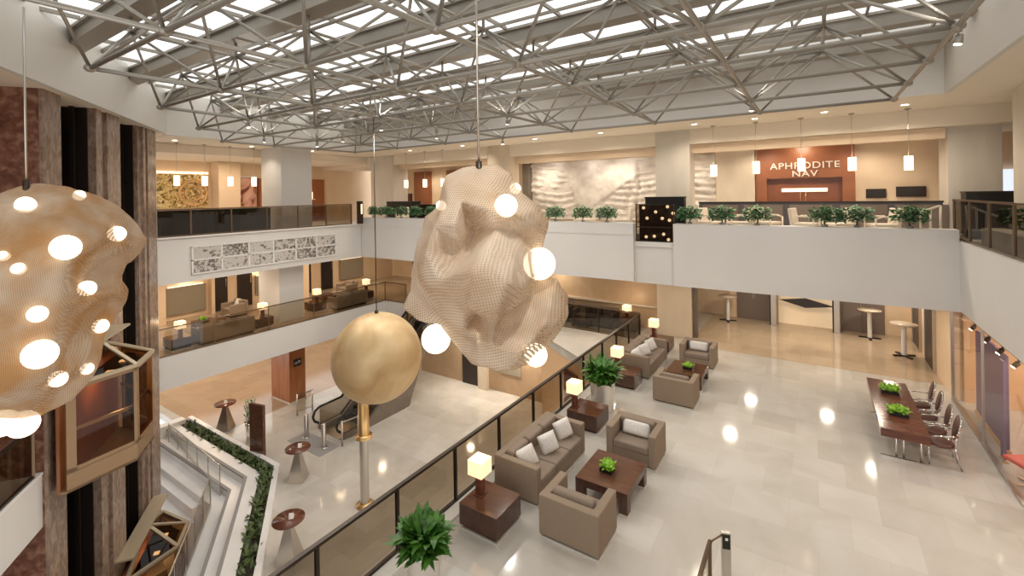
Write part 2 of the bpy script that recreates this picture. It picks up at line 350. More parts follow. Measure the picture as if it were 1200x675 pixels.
struct(MB().box(-19.7, 7.0, 8.085, -19.6, 15.655, 9.9).done('fascia_trim', FASCIA), 'grey fascia under the skylight on the mural side')
struct(MB().prism([tw2(-16, 0), tw2(7.15, 0), tw2(7.15, -0.1), tw2(-16, -0.1)], 8.085, 9.9).done('fascia_trim', FASCIA), 'grey fascia under the skylight above the lifts')
# skylight: deep beams, thin bars and panes
KY = [13.89 + 0.955 - 1.9105*k for k in range(-0, 11)]
for k, y in enumerate(KY):
    struct(MB().box(-19.6, y-0.20, 9.22, 2.77, y+0.20, 9.27).box(-19.6, y-0.16, 9.27, 2.77, y-0.11, 9.5).box(-19.6, y+0.11, 9.27, 2.77, y+0.16, 9.5).box(-19.6, y-0.24, 9.5, 2.77, y+0.24, 9.56).done('skylight_beam', BEAM), 'deep grey steel beam of the skylight')
    struct(MB().box(-19.6, y-1.20, 9.48, 2.77, y-1.14, 9.58).done('skylight_trim', BEAM), 'thin grey glazing bars of the skylight')
    mb = MB()
    for j in range(17):
        x = 2.4 - 1.385*j
        mb.box(x-0.025, y-1.68, 9.52, x+0.025, y-0.24, 9.6)
    struct(mb.done('skylight_trim', BEAM), 'short cross bars of the skylight')
    mb = MB(); mb.face([(-19.7, y-1.7, 9.62), (2.9, y-1.7, 9.62), (2.9, y+0.22, 9.62), (-19.7, y+0.22, 9.62)])
    struct(mb.done('window_%d' % (k+1), ROOFGL), 'skylight pane row')
struct(MB().box(-19.6, 15.2, 9.42, 2.77, 15.7, 9.85).done('skylight_trim', BEAM), 'grey gutter beam at the skylight edge')
struct(MB().box(-29, 15.7, 9.6, 9, 23.5, 9.8).box(2.9, -6, 9.6, 9, 15.7, 9.8).box(-29, -8, 9.6, -19.7, 15.7, 9.8).done('roof', CEIL), 'solid roof round the skylight')

# ------------------------------------------------------------------ space frame
GX = lambda i: 1.59 - 2.769*i
GY = lambda r: 13.894 - 1.9105*r
ZC, ZT = 7.80, 8.93
def node_ok(i, r): return 0 <= i <= 7 and 0 <= r <= 7 and i + r <= 10
sf = thing('space_frame', 'grey tubular steel space frame hanging under the whole skylight', 'space frame', (-8, 8, 7.8))
off = Vector((8, -8, -7.8))
def sfp(mb, name, m=STEEL): return mb.done(name, m, sf, off)
for i in range(8):
    rs = [r for r in range(8) if node_ok(i, r)]
    sfp(MB().tube((GX(i), GY(rs[0]), ZC), (GX(i), GY(rs[-1]), ZC), 0.037, 10), 'bottom_chord')
for r in range(8):
    iss = [i for i in range(8) if node_ok(i, r)]
    sfp(MB().tube((GX(iss[0]), GY(r), ZC), (GX(iss[-1]), GY(r), ZC), 0.037, 10), 'bottom_chord')
cells = [(i, r) for i in range(7) for r in range(7) if i + r <= 9]
for i in range(7):
    rs = [r for (a, r) in cells if a == i]
    sfp(MB().tube((GX(i+.5), GY(min(rs)+.5), ZT), (GX(i+.5), GY(max(rs)+.5), ZT), 0.034), 'top_chord')
for r in range(7):
    iss = [a for (a, b) in cells if b == r]
    sfp(MB().tube((GX(min(iss)+.5), GY(r+.5), ZT), (GX(max(iss)+.5), GY(r+.5), ZT), 0.034), 'top_chord')
for (i, r) in cells:
    t = (GX(i+.5), GY(r+.5), ZT); mb = MB()
    for (a, b) in ((i, r), (i+1, r), (i, r+1), (i+1, r+1)):
        if node_ok(a, b): mb.tube(t, (GX(a), GY(b), ZC), 0.027)
    mb.tube(t, (t[0], t[1], 9.3), 0.03); mb.ball(t, 0.06, 1)
    sfp(mb, 'strut_pyramid')
for i in range(8):
    for r in range(8):
        if node_ok(i, r):
            sfp(MB().ball((GX(i), GY(r), ZC), 0.085, 2, (1, 1, 0.8)), 'node_joint')

# ------------------------------------------------------------------ lift tower
def twbox(s0, n0, z0, s1, n1, z1): return MB().box(s0, n0, z0, s1, n1, z1, 0, TM)
def twst(name, s0, n0, z0, s1, n1, z1, m, lab): return struct(MB().box(s0, n0, z0, s1, n1, z1, 0, TM).done(name, m), lab)
struct(MB().box(-0.02, -2.6, ZB, 0.69, -0.3, 8.1, 0, TM).done('granite_column', GRANITE), 'brown granite corner of the lift tower')
struct(MB().box(-0.03, -0.34, ZB, 0.70, -0.28, 8.1, 0, TM).done('granite_column', GRANLT), 'grey granite facing on the tower corner')
struct(MB().box(2.3, -1.9, ZB, 3.75, -0.3, 8.1, 0, TM).box(2.3, -0.3, ZB, 2.62, -0.24, 8.1, 0, TM).box(2.9, -0.3, ZB, 3.75, -0.22, 8.1, 0, TM).done('granite_column', GRANLT), 'grey granite pier between the two lift shafts')
struct(MB().box(5.3, -1.9, ZB, 6.75, -0.3, 8.1, 0, TM).box(5.55, -0.3, ZB, 5.75, -0.22, 8.1, 0, TM).box(5.95, -0.3, ZB, 6.75, -0.22, 8.1, 0, TM).done('granite_column', GRANLT), 'grey granite pier at the end of the lift tower')
for s0, s1 in ((0.69, 2.3), (3.75, 5.3)):
    twst('wall_shaft', s0, -1.95, ZB, s1, -1.9, 8.1, DARK, 'dark back of the lift shaft')
    struct(MB().box(s0+0.02, -1.9, ZB, s0+0.05, -0.4, 8.1, 0, TM).box(s1-0.05, -1.9, ZB, s1-0.02, -0.4, 8.1, 0, TM).done('wall_shaft', DARK), 'dark side of the lift shaft')
    w = s1 - s0
    struct(MB().box(s0+w*.3, -1.2, ZB, s0+w*.34, -1.1, 8.1, 0, TM).box(s0+w*.66, -1.2, ZB, s0+w*.7, -1.1, 8.1, 0, TM).box(s0+w*.86, -0.7, ZB, s0+w*.9, -0.6, 8.1, 0, TM).done('shaft_trim', DARKMET), 'guide rails in the lift shaft')
struct(MB().box(6.75, -1.2, 2.64, 7.25, -0.35, 8.1, 0, TM).box(6.75, -1.2, -0.1, 7.25, -0.35, 2.64, 0, TM).done('wall_return', WHITE), 'white wall beside the lift tower')
twst('wall_tower', -9, -6.5, ZB, 9, -6.3, 8.1, GRANITE, 'brown granite wall behind the tower')
twst('wall_near', -9, -2.7, ZB, -0.02, -2.6, 8.1, GRANITE, 'brown granite wall behind the near balcony')

def elevator(sc, zb, label):
    t = thing('glass_elevator', label, 'elevator', TW(sc, 0, zb), 0, 'scenic lifts')
    T0 = Matrix.Translation(-TW(sc, 0, zb)) @ TM @ Matrix.Translation((sc, 0, zb))
    base = [(-1.52, -0.1), (-1.52, 0.02), (-0.55, 0.95), (0.55, 0.95), (1.52, 0.02), (1.52, -0.1)]
    mb = MB().prism(base, 0, 0.06).prism([(x*0.55, y*0.55) for x, y in base], -0.12, 0.0); mb.done('floor_pan', CARBEIGE, t, T=T0)
    walls = [(base[1], base[2]), (base[2], base[3]), (base[3], base[4])]
    def seg(mb, a, b, z0, z1, th, inset=0.0, s0=0.0, s1=1.0):
        A = Vector((*a, 0)); B = Vector((*b, 0)); d = (B-A).normalized(); n = Vector((-d.y, d.x, 0)) * 1.0
        p, q = A + (B-A)*s0, A + (B-A)*s1; c0, c1 = p - n*th - n*inset*0, q - n*th
        return mb.prism([(p.x, p.y), (q.x, q.y), (c1.x, c1.y), (c0.x, c0.y)], z0, z1)
    mb = MB()
    for a, b in walls: seg(mb, a, b, 0.0, 0.42, 0.05)
    mb.done('lower_panel', CARBEIGE, t, T=T0)
    for a, b in walls:
        mb = MB(); seg(mb, a, b, 0.42, 2.22, 0.05, 0, 0, 0.13); seg(mb, a, b, 0.42, 2.22, 0.05, 0, 0.95, 1.0); seg(mb, a, b, 2.16, 2.28, 0.06); seg(mb, a, b, 0.40, 0.50, 0.06)
        mb.done('window_frame', CARBEIGE, t, T=T0)
        mb = MB(); A, B = Vector((*a, 0)), Vector((*b, 0)); p, q = A.lerp(B, .13), A.lerp(B, .95)
        mb.face([(p.x, p.y, 0.5), (q.x, q.y, 0.5), (q.x, q.y, 2.16), (p.x, p.y, 2.16)]); mb.done('glass_pane', CABGL, t, T=T0)
    mb = MB().box(-1.5, -0.16, 0.0, 1.5, -0.1, 2.3); mb.done('back_wall', WOODR, t, T=T0)
    mb = MB(); ins = [(x*0.9, y*0.88) for x, y in base[1:5]]
    for a, b in zip(ins, ins[1:]): mb.bar((*a, 1.28), (*b, 1.28), 0.05, 0.07)
    mb.done('handrail', BRUSHED, t, T=T0)
    mb = MB().box(-0.12, 0.68, 0.8, 0.12, 0.76, 1.1); mb.done('control_panel', BLACK, t, T=T0)
    hub = Vector((0, 0.05, 2.82)); eaves = [Vector((x, y, 2.28)) for x, y in base[1:5]]
    mb = MB()
    for a in eaves: mb.bar(hub, a, 0.09, 0.06)
    for a, b in zip(eaves, eaves[1:]): mb.bar(a, b, 0.09, 0.07)
    mb.done('roof_beam', CABROOF, t, T=T0)
    MB().bar((-1.5, -0.02, 2.84), (1.5, -0.02, 2.84), 0.42, 0.05).done('roof_plank', CABROOF, t, T=T0)
    mb = MB()
    for a, b in zip(eaves, eaves[1:]): mb.face([a, b, hub])
    mb.done('roof_glass', CABGL, t, T=T0)
    mb = MB().prism([(x*0.8, y*0.8) for x, y in base[1:5]], 2.14, 2.16); mb.done('ceiling_panel', DARKMET, t, T=T0)
    for q in ((-0.45, 0.4), (0.35, 0.4)):
        MB().box(q[0]-.07, q[1]-.07, 2.17, q[0]+.07, q[1]+.07, 2.19).done('cabin_light', SCREENL, t, T=T0)
    lamp('cabin_lamp', 'POINT', (TW(sc, 0.4, zb+1.85)), 26, (1, .74, .46), 0.06)
    return t
elevator(1.5, -0.52, 'bronze-framed glass lift cabin hanging beside the woven sculpture')
elevator(4.5, -6.98, 'bronze-framed glass lift cabin down in the pit, roof showing')

# ------------------------------------------------------------------ pit, steps and planter on the lower lobby
def twprism(poly, z0, z1, m, name, lab): return struct(MB().prism([tw2(*p) for p in poly], z0, z1).done(name, m), lab)
# along the diagonal
def corner_off(n): # where the diagonal offset line meets the side line Y = 9.1-(3.1-n)
    yy = 8.95 - (3.1 - n)*0.98
    # solve P0.y + s*EV.y + n*NV.y = yy
    return (yy - P0.y - n*NV.y)/EV.y
def band(n0, n1, z0, z1, m, name, lab, x_end=-23.6):
    sA, sB = corner_off(n0), corner_off(n1)
    a0, a1 = tw2(-7, n0), tw2(-7, n1); b0, b1 = tw2(sA, n0), tw2(sB, n1)
    return struct(MB().prism([a0, b0, (x_end, b0[1]), (x_end, b1[1]), b1, a1], z0, z1).done(name, m), lab)
band(3.52, 3.34, ZL-0.2, ZL+0.28, STEPW, 'planter_trim', 'white kerb of the long planter')
band(3.34, 2.9, ZL-0.2, ZL+0.16, SOIL, 'planter_soil_trim', 'soil bed of the long planter')
band(2.9, 2.42, ZL-0.6, ZL+0.2, STEPW, 'step_trim', 'white stone step below the planter')
band(2.42, 1.95, ZL-0.9, ZL-0.06, STEPW, 'step_trim', 'white stone step, second below the planter')
band(1.95, 1.45, ZB, ZL-0.32, STEPW, 'step_trim', 'white stone step beside the glass balustrade')
for n_, z_ in ((2.42, ZL+.2), (1.95, ZL-.06)): band(n_+.10, n_-.004, z_-.05, z_+.004, GREYW, 'step_shade_trim', 'grey strip painted as shade on a white step')  # grey strips put the shade at the step edges into colour
# further flight on the side wall
for k in range(4):
    y1 = 7.55 - 0.5*k
    struct(MB().box(-23.4, y1-0.5, ZB, -17.9+0.25*k, y1, ZL-0.55-0.34*k).done('stair_trim', STEPW if k < 3 else GREYW), 'white stone stair flight in the pit')
struct(MB().box(-23.4, 3.4, ZB, -18.6, 5.6, ZL-2.2).done('ramp_trim', GREYW), 'grey wall below the stair flight')
struct(MB().prism([(-23.7, 4.6), (-23.3, 4.6), (-23.3, 9.0), (-23.7, 9.0)], ZB, ZL+0.35).done('wall_pit', STEPW), 'white side wall of the stair flight')
# planting
t = MB()
rnd = random.Random(3)
def leaf(bm, base, az, ln, wd, up, droop, segs=3):
    d = Vector((math.cos(az), math.sin(az), 0)); sd = Vector((-d.y, d.x, 0)); pv = None
    for k in range(segs+1):
        f = k/segs; p = Vector(base) + d*(ln*f*math.cos(up)) + zv*(ln*(f*math.sin(up) - droop*f*f)); w = wd*math.sin(PI*(0.12+0.88*f))*(1.0 if k < segs else 0.05)
        a, b = bm.verts.new(p + sd*w/2), bm.verts.new(p - sd*w/2)
        if pv: bm.faces.new((pv[0], pv[1], b, a)).smooth = True
        pv = (a, b)
for k in range(1300):
    if rnd.random() < 0.62:
        s = rnd.uniform(-6, corner_off(3.1)); n = rnd.uniform(2.92, 3.32); p = TW(s, n, ZL+0.15)
    else:
        p = Vector((rnd.uniform(-23.1, tw2(corner_off(3.1), 3.1)[0]), rnd.uniform(8.78, 9.16), ZL+0.15))
    leaf(t.bm, p, rnd.uniform(0, 2*PI), rnd.uniform(0.16, 0.34), 0.09, rnd.uniform(0.5, 1.3), rnd.uniform(0.1, 0.5))
o = t.done('planter_foliage', noisy('planter_leaf', [(0.3, (50, 66, 34)), (0.7, (100, 118, 66))], (9, 9, 9), .5)); tag(o, 'low dark green planting filling the long kerbed planter by the pit', 'plants', None, 'stuff')

# ------------------------------------------------------------------ railings
def railing(label, pts, z0, h, posts, glassm, postm, railm, side=0.0, base=None, name='glass_railing', pw=0.05, rw=0.07, glass_lo=0.06):
    p0 = Vector(pts[0]); c = p0 + zv*z0
    t = thing(name, label, 'railing', c)
    o = -c
    seg = [Vector(p) for p in pts]
    mb = MB()
    for a, b in zip(seg, seg[1:]): mb.bar(a+zv*(z0+h), b+zv*(z0+h), rw, 0.045)
    mb.done('handrail', railm, t, o)
    for a, b in zip(seg, seg[1:]):
        n = max(1, round((b-a).length/posts))
        for k in range(n):
            p, q = a.lerp(b, k/n), a.lerp(b, (k+1)/n)
            MB().bar(p+zv*(z0), p+zv*(z0+h), pw, pw).done('post', postm, t, o)
            d = (q-p).normalized()*(pw*0.5)
            mb = MB(); mb.face([p+d+zv*(z0+glass_lo), q-d+zv*(z0+glass_lo), q-d+zv*(z0+h-0.03), p+d+zv*(z0+h-0.03)])
            mb.done('glass_panel', glassm, t, o)
    MB().bar(seg[-1]+zv*z0, seg[-1]+zv*(z0+h), pw, pw).done('post', postm, t, o)
    mb = MB()
    for a, b in zip(seg, seg[1:]): mb.bar(a+zv*(z0+0.03), b+zv*(z0+0.03), pw, 0.05)
    mb.done('bottom_rail', railm, t, o)
    return t
railing('bronze-framed smoked glass railing along the edge of the lounge floor', [(-5.62, -2, 0), (-5.62, 13.6, 0), (-5.66, 17.4, 0)], 0.04, 1.02, 1.46, SMOKE, DARKMET, DARKMET)
railing('bronze glass railing in front of the dark sofas', [(-5.7, 17.55, 0), (-16, 17.85, 0)], 0.0, 1.05, 1.7, SMOKE, DARKMET, BRONZE)
railing('clear glass railing along the mezzanine sofas', [(-19.74, 6.5, 0), (-19.74, 17.25, 0), (-18.15, 17.28, 0)], 0.02, 1.03, 2.05, CLEAR, BRONZE, BRONZE, pw=0.03, rw=0.05)
railing('bronze glass railing above the leaf print tiles', [(-19.58, 6.4, 0), (-19.58, 15.0, 0)], 4.36, 1.0, 1.37, SMOKE, BRONZE, BRONZE)
railing('bronze glass railing of the side gallery over the shop', [(3.1, 16.6, 0), (3.1, 2.0, 0)], 4.37, 1.02, 1.5, SMOKE, BRONZE, BRONZE)
railing('dark glass railing on the balcony beside the lift tower', [tw2(-9, -0.42)+(0,), tw2(-0.25, -0.42)+(0,)], 0.05, 1.02, 1.6, SMOKE, BRONZE, DARKMET)
railing('frameless glass balustrade round the stair pit', [tw2(-4.5, 1.5)+(0,), tw2(corner_off(1.5)-0.2, 1.5)+(0,)], ZL-0.32, 1.05, 0.95, GLASS, BRUSHED, BRUSHED, pw=0.025, rw=0.025)
railing('short glass balustrade beside the white stair flight', [(tw2(corner_off(1.5), 1.5)[0]-0.25, 7.75, 0), (-22.6, 8.1, 0)], ZL-0.32, 1.05, 1.1, GLASS, BRUSHED, BRUSHED, pw=0.025, rw=0.025)

# ------------------------------------------------------------------ columns
def column(x0, y0, x1, y1, z0, z1, m, lab): return struct(MB().box(x0, y0, z0, x1, y1, z1, 0.01).done('column', m), lab)
column(-5.36, 18.72, -4.04, 19.6, 0, 2.62, COLWARM, 'beige stone column behind the far sofas')
column(-5.25, 18.44, -3.95, 19.3, ZU, 8.099, COLST, 'pale stone column between relief and sign')
struct(MB().box(-4.02, 18.95, 0, -3.86, 19.1, 2.62).done('trim_column', CONCRETE), 'narrow brown strip beside the stone column')
column(3.42, 19.0, 4.6, 20.2, ZU, 8.1, COLST, 'wide pale stone column by the counter')
column(4.1, 15.0, 5.3, 16.2, 4.37, 8.1, COLST, 'white column at the frame edge')
struct(MB().lathe([(0.78, 0), (0.78, 3.85)], (-12.9, 18.9, ZU), 32).done('column', COLWARM), 'round beige column behind the sculpture')
column(-22.2, 18.44, -20.3, 19.6, ZU, 8.1, COLST, 'pale stone column in the far corner of the gallery')
column(-22.2, 11.9, -20.5, 13.45, 4.3, 8.1, WHITE, 'white column of the mural gallery')
column(-22.3, 11.75, -20.55, 12.95, 0, 2.64, WHITE, 'white column between the mezzanine sofas')

# ------------------------------------------------------------------ furniture prototypes
def frame_T(loc, rz): return Matrix.Translation(loc) @ Matrix.Rotation(rz, 4, 'Z')
def soft(mb, x0, y0, z0, x1, y1, z1, b=0.035): return mb.box(x0, y0, z0, x1, y1, z1, b, seg=3)
def seat_unit(name, label, cat, w, d, n, group):
    t = thing(name, label, cat, (0, 0, 0), 0, group); a = 0.15; h = 0.72
    mb = MB(); mb.box(-w/2, -d/2, 0.07, w/2, -d/2+a, h, 0.02); mb.box(-w/2, -d/2+a-0.02, 0.07, -w/2+a, d/2, h-0.01, 0.02); mb.box(w/2-a, -d/2+a-0.02, 0.07, w/2, d/2, h-0.01, 0.02)
    mb.box(-w/2+a-0.01, -d/2+a-0.02, 0.07, w/2-a+0.01, d/2-0.02, 0.3, 0.015); mb.done('body', LIVEFAB, t)
    MB().box(-w/2+0.005, -d/2+0.005, 0.0, w/2-0.005, d/2-0.01, 0.045).done('plinth', SATIN, t); MB().box(-w/2+0.05, -d/2+0.05, 0.04, w/2-0.05, d/2-0.05, 0.08).done('shadow_gap', BLACK, t)
    iw = (w-2*a)/n
    for k in range(n):
        x = -w/2+a+iw*k
        soft(MB(), x+0.005, -d/2+a, 0.3, x+iw-0.005, d/2, 0.45).done('seat_cushion', CUSHFAB, t)
        mb = MB(); soft(mb, x+0.01, -0.09, -0.17, x+iw-0.01, 0.09, 0.17, 0.05)
        o = mb.done('back_cushion', CUSHFAB, t, (0, -d/2+a+0.09, 0.61)); o.rotation_euler = (math.radians(-10), 0, 0)
    return t
arm0 = seat_unit('armchair', 'boxy taupe armchair seen from behind, its back to the near side table', 'armchair', 1.06, 0.80, 1, 'taupe lounge armchairs')
arm0.location = (-3.37, 7.0, 0)
dup(arm0, (-3.29, 9.77, 0), PI, 'boxy taupe armchair facing the near coffee table, silver pillow in it')
dup(arm0, (-3.22, 12.95, 0), 0, 'boxy taupe armchair seen from behind at the farther coffee table')
dup(arm0, (-3.26, 16.1, 0), PI, 'boxy taupe armchair by the stone column, pale pillow in it')
sofa0 = seat_unit('sofa', 'three-seat taupe sofa along the railing between two lit side tables', 'sofa', 2.08, 0.96, 3, 'taupe three-seat sofas')
sofa0.location = (-4.74, 8.22, 0); sofa0.rotation_euler = (0, 0, -PI/2)
dup(sofa0, (-4.72, 14.9, 0), -PI/2, 'three-seat taupe sofa in front of the stone column')

def pillow(loc, rot, label, w=0.38, h=0.38):
    mb = MB(); n = 10; V = {}
    for sgn in (1, -1):
        for i in range(n+1):
            for j in range(n+1):
                u, v = i/n*2-1, j/n*2-1; th = 0.085*(max(0, (1-u**4)*(1-v**4)))**0.6
                if (i in (0, n) or j in (0, n)):
                    if sgn == 1: V[1, i, j] = V[-1, i, j] = mb.bm.verts.new((u*w/2, 0, v*h/2))
                else: V[sgn, i, j] = mb.bm.verts.new((u*w/2*(1-0.06*(1-abs(v))*0), sgn*th, v*h/2))
        for i in range(n):
            for j in range(n):
                q = [V[sgn, i, j], V[sgn, i+1, j], V[sgn, i+1, j+1], V[sgn, i, j+1]]
                mb.bm.faces.new(q if sgn == -1 else q[::-1]).smooth = True
    o = mb.done('throw_pillow', PILLOW, None, loc); o.rotation_euler = rot
    return tag(o, label, 'pillow', 'silver throw pillows')
R = math.radians
pillow((-4.70, 7.55, 0.63), (R(20), R(20), -PI/2-0.7), 'silver pillow on the near sofa half hidden behind its arm')
pillow((-4.60, 8.22, 0.63), (R(22), R(14), -PI/2-0.65), 'silver pillow in the middle of the near sofa')
pillow((-4.60, 8.88, 0.63), (R(22), R(14), -PI/2-0.6), 'silver pillow on the near sofa beside the second lamp table')
pillow((-3.29, 9.80, 0.6), (R(-24), 0, 0), 'long silver pillow in the armchair facing the near coffee table', 0.6, 0.3)
pillow((-4.72, 14.2, 0.62), (R(22), R(20), -PI/2-0.6), 'silver pillow on the farther sofa just above the lamp table')
pillow((-4.64, 14.75, 0.63), (R(22), R(12), -PI/2-0.6), 'silver pillow in the middle of the farther sofa')
pillow((-4.62, 15.35, 0.63), (R(22), R(12), -PI/2-.6), 'silver pillow on the farther sofa beside the stone column')
pillow((-3.26, 16.12, 0.6), (R(-24), 0, 0), 'long pale pillow in the armchair by the stone column', 0.6, 0.3)

def side_table(label):
    t = thing('side_table', label, 'side table', (0, 0, 0), 0, 'dark wood side tables')
    MB().box(-.39, -.37, 0.09, .39, .37, 0.435, 0.004).done('body', WOODD, t)
    MB().box(-.392, -.372, 0.435, .392, .372, 0.45, 0.004).done('top', WOODT, t)
    mb = MB(); mb.box(-.39, -.37, 0.0, .39, -.33, 0.045).box(-.39, .33, 0, .39, .37, .045).box(-.39, -.33, 0, -.35, .33, .045).box(.35, -.33, 0, .39, .33, .045)
    mb.done('base_frame', SATIN, t); MB().box(-.33, -.31, .0, .33, .31, .09).done('plinth', BLACK, t)
    return t
st0 = side_table('dark wood cube side table nearest the big potted plant, lamp at its corner'); st0.location = (-4.76, 6.42, 0)
dup(st0, (-4.72, 10.45, 0), 0, 'dark wood cube side table between the sofa and the silver pot')
dup(st0, (-4.76, 13.26, 0), 0, 'dark wood cube side table behind the bushy pot plant')
dup(st0, (-4.72, 16.85, 0), 0, 'dark wood cube side table against the far end of the farther sofa')
dup(st0, (-6.5, 18.6, 0), 0, 'dark wood side table behind the railing corner among dark sofas')
dup(st0, (-20.6, 7.75, 0), 0, 'dark wood side table at the mezzanine railing next to the lift tower')
dup(st0, (-20.75, 11.0, 0), 0, 'dark wood side table on the mezzanine before the white column')
dup(st0, (-21.2, 14.0, 0), 0, 'dark wood side table on the mezzanine past the white column')
dup(st0, (-21.2, 17.0, 0), 0, 'dark wood side table at the mezzanine corner above the gold ball')

def table_lamp(label):
    t = thing('table_lamp', label, 'lamp', (0, 0, 0), 0, 'cube shade table lamps')
    MB().box(-.09, -.09, 0, .09, .09, .02, 0.004).done('base', WOODM, t); MB().box(-.06, -.06, .02, .06, .06, .40, 0.004).done('stem', WOODM, t)
    mb = MB()
    for (x0, y0, x1, y1) in ((-.15, -.15, .15, -.14), (-.15, .14, .15, .15), (-.15, -.14, -.14, .14), (.14, -.14, .15, .14)): mb.box(x0, y0, .37, x1, y1, .63)
    mb.box(-.14, -.14, .50, .14, .14, .51); mb.done('lamp_shade', SHADE, t)
    return t
tl0 = table_lamp('lit cube lamp on the near side table beside the big potted plant'); tl0.location = (-4.98, 6.42, .45)
LAMPS = [((-5.0, 10.3, .45), 'lit cube lamp on the side table by the silver pot'), ((-5.0, 13.25, .45), 'lit cube lamp behind the bushy pot plant'),
         ((-4.95, 16.85, .45), 'lit cube lamp against the stone column'), ((-6.5, 18.4, .45), 'lit cube lamp behind the railing corner among dark sofas'),
         ((-20.3, 7.7, .45), 'lit lamp at the mezzanine railing next to the lift tower'), ((-20.5, 10.95, .45), 'lit lamp on the mezzanine just before the white column'),
         ((-21.15, 14.05, .45), 'lit lamp on the mezzanine past the white column'), ((-21.12, 17.1, .45), 'lit lamp at the mezzanine corner above the gold ball')]
for l, lab in LAMPS: dup(tl0, l, 0, lab)
for l, _ in [((-4.98, 6.42, .45), '')] + LAMPS: lamp('table_lamp_bulb', 'POINT', (l[0], l[1], l[2]+0.72), 9, (1, .75, .48), 0.06)

def coffee_table(label):
    t = thing('coffee_table', label, 'coffee table', (0, 0, 0), 0, 'dark wood coffee tables')
    MB().box(-.5, -.55, .28, .5, .55, .405, 0.004).done('apron', WOODD, t); MB().box(-.502, -.552, .405, .502, .552, .42, .003).done('top', WOODT, t)
    for sx in (-1, 1):
        for sy in (-1, 1):
            l = MB().box(sx*.5, sy*.55, .04, sx*.34, sy*.39, .28, 0.003).done('leg', WOODD, t)
            MB().box(sx*.5, sy*.55, 0, sx*.34, sy*.39, .04, 0.003).done('foot', SATIN, l)
    return t
ct0 = coffee_table('dark wood coffee table with glass plant dish between sofa and near armchairs'); ct0.location = (-3.3, 8.35, 0)
dup(ct0, (-3.25, 14.4, 0), 0, 'dark wood coffee table of the farther sofa group')

def dish_plant(label, loc, w, d, dense=90, seed=1, hh=0.13):
    t = thing('dish_plant', label, 'plant', loc, 0, 'bright green dish plants'); rn = random.Random(seed)
    MB().box(-w/2, -d/2, 0, w/2, d/2, .07, .006).done('dish', GLASS if False else BLACK, t)
    mb = MB()
    for k in range(dense):
        p = (rn.uniform(-w/2, w/2), rn.uniform(-d/2, d/2), .06+rn.uniform(0, hh*0.5))
        leaf(mb.bm, p, rn.uniform(0, 6.28), rn.uniform(.06, .12), .05, rn.uniform(.2, 1.3), .3, 2)
    for k in range(14): mb.ball((rn.uniform(-w*.36, w*.36), rn.uniform(-d*.36, d*.36), .08+rn.uniform(0, hh*0.3)), .055, 1)
    mb.done('foliage', LEAFB, t); return t
dish_plant('bright green plant in a square dish on the near coffee table', (-3.36, 8.3, .42), .24, .24, 140, 1)
dish_plant('bright green plant in a square dish on the farther coffee table', (-3.22, 14.4, .42), .26, .26, 110, 2)
dish_plant('bright green plant dish on the long table, the one by the near table end', (1.48, 13.1, .75), .34, .34, 150, 3)
dish_plant('bright green plant dish on the long table toward its far end', (1.48, 14.4, .75), .34, .34, 150, 4)

def pot_plant(label, loc, rtop, hpot, seed, spread, nleaf=190, ll=0.42):
    t = thing('potted_plant', label, 'plant', loc, 0, 'silver pot plants'); rn = random.Random(seed)
    mb = MB(); n = 32; prof = [(rtop*.80, 0), (rtop*.84, .03), (rtop*.93, hpot*.5), (rtop, hpot-.02), (rtop*1.01, hpot), (rtop*.9, hpot), (rtop*.88, hpot-.1), (0, hpot-.1)]
    mb.lathe(prof, n=n); mb.done('pot', POTW, t)
    MB().lathe([(rtop*.88, hpot-.09), (0, hpot-.06)], n=16).done('soil', SOIL, t)
    mb = MB()
    for k in range(nleaf):
        a = rn.uniform(0, 6.28); rr = rtop*rn.random()**.5*.85; f = rn.random()
        b = (rr*math.cos(a), rr*math.sin(a), hpot-.05+f*spread*0.75)
        leaf(mb.bm, b, a+rn.uniform(-1.1, 1.1), ll*rn.uniform(.5, 1.1), ll*.27, rn.uniform(.4, 1.3), rn.uniform(.15, .6), 4)
    for k in range(16):
        a = rn.uniform(0, 6.28); mb.tube((0, 0, hpot-.1), (rtop*.5*math.cos(a), rtop*.5*math.sin(a), hpot+spread*.6), .006, 4)
    mb.done('foliage', LEAF, t); return t
pot_plant('leafy plant in tall silver pot in front of the railing, nearest the camera', (-4.68, 4.72, 0), .25, .74, 5, .36, 380, .38)
pot_plant('bushy plant in fluted silver pot between the two sofa groups', (-4.74, 11.45, 0), .33, .76, 6, .48, 360, .46)

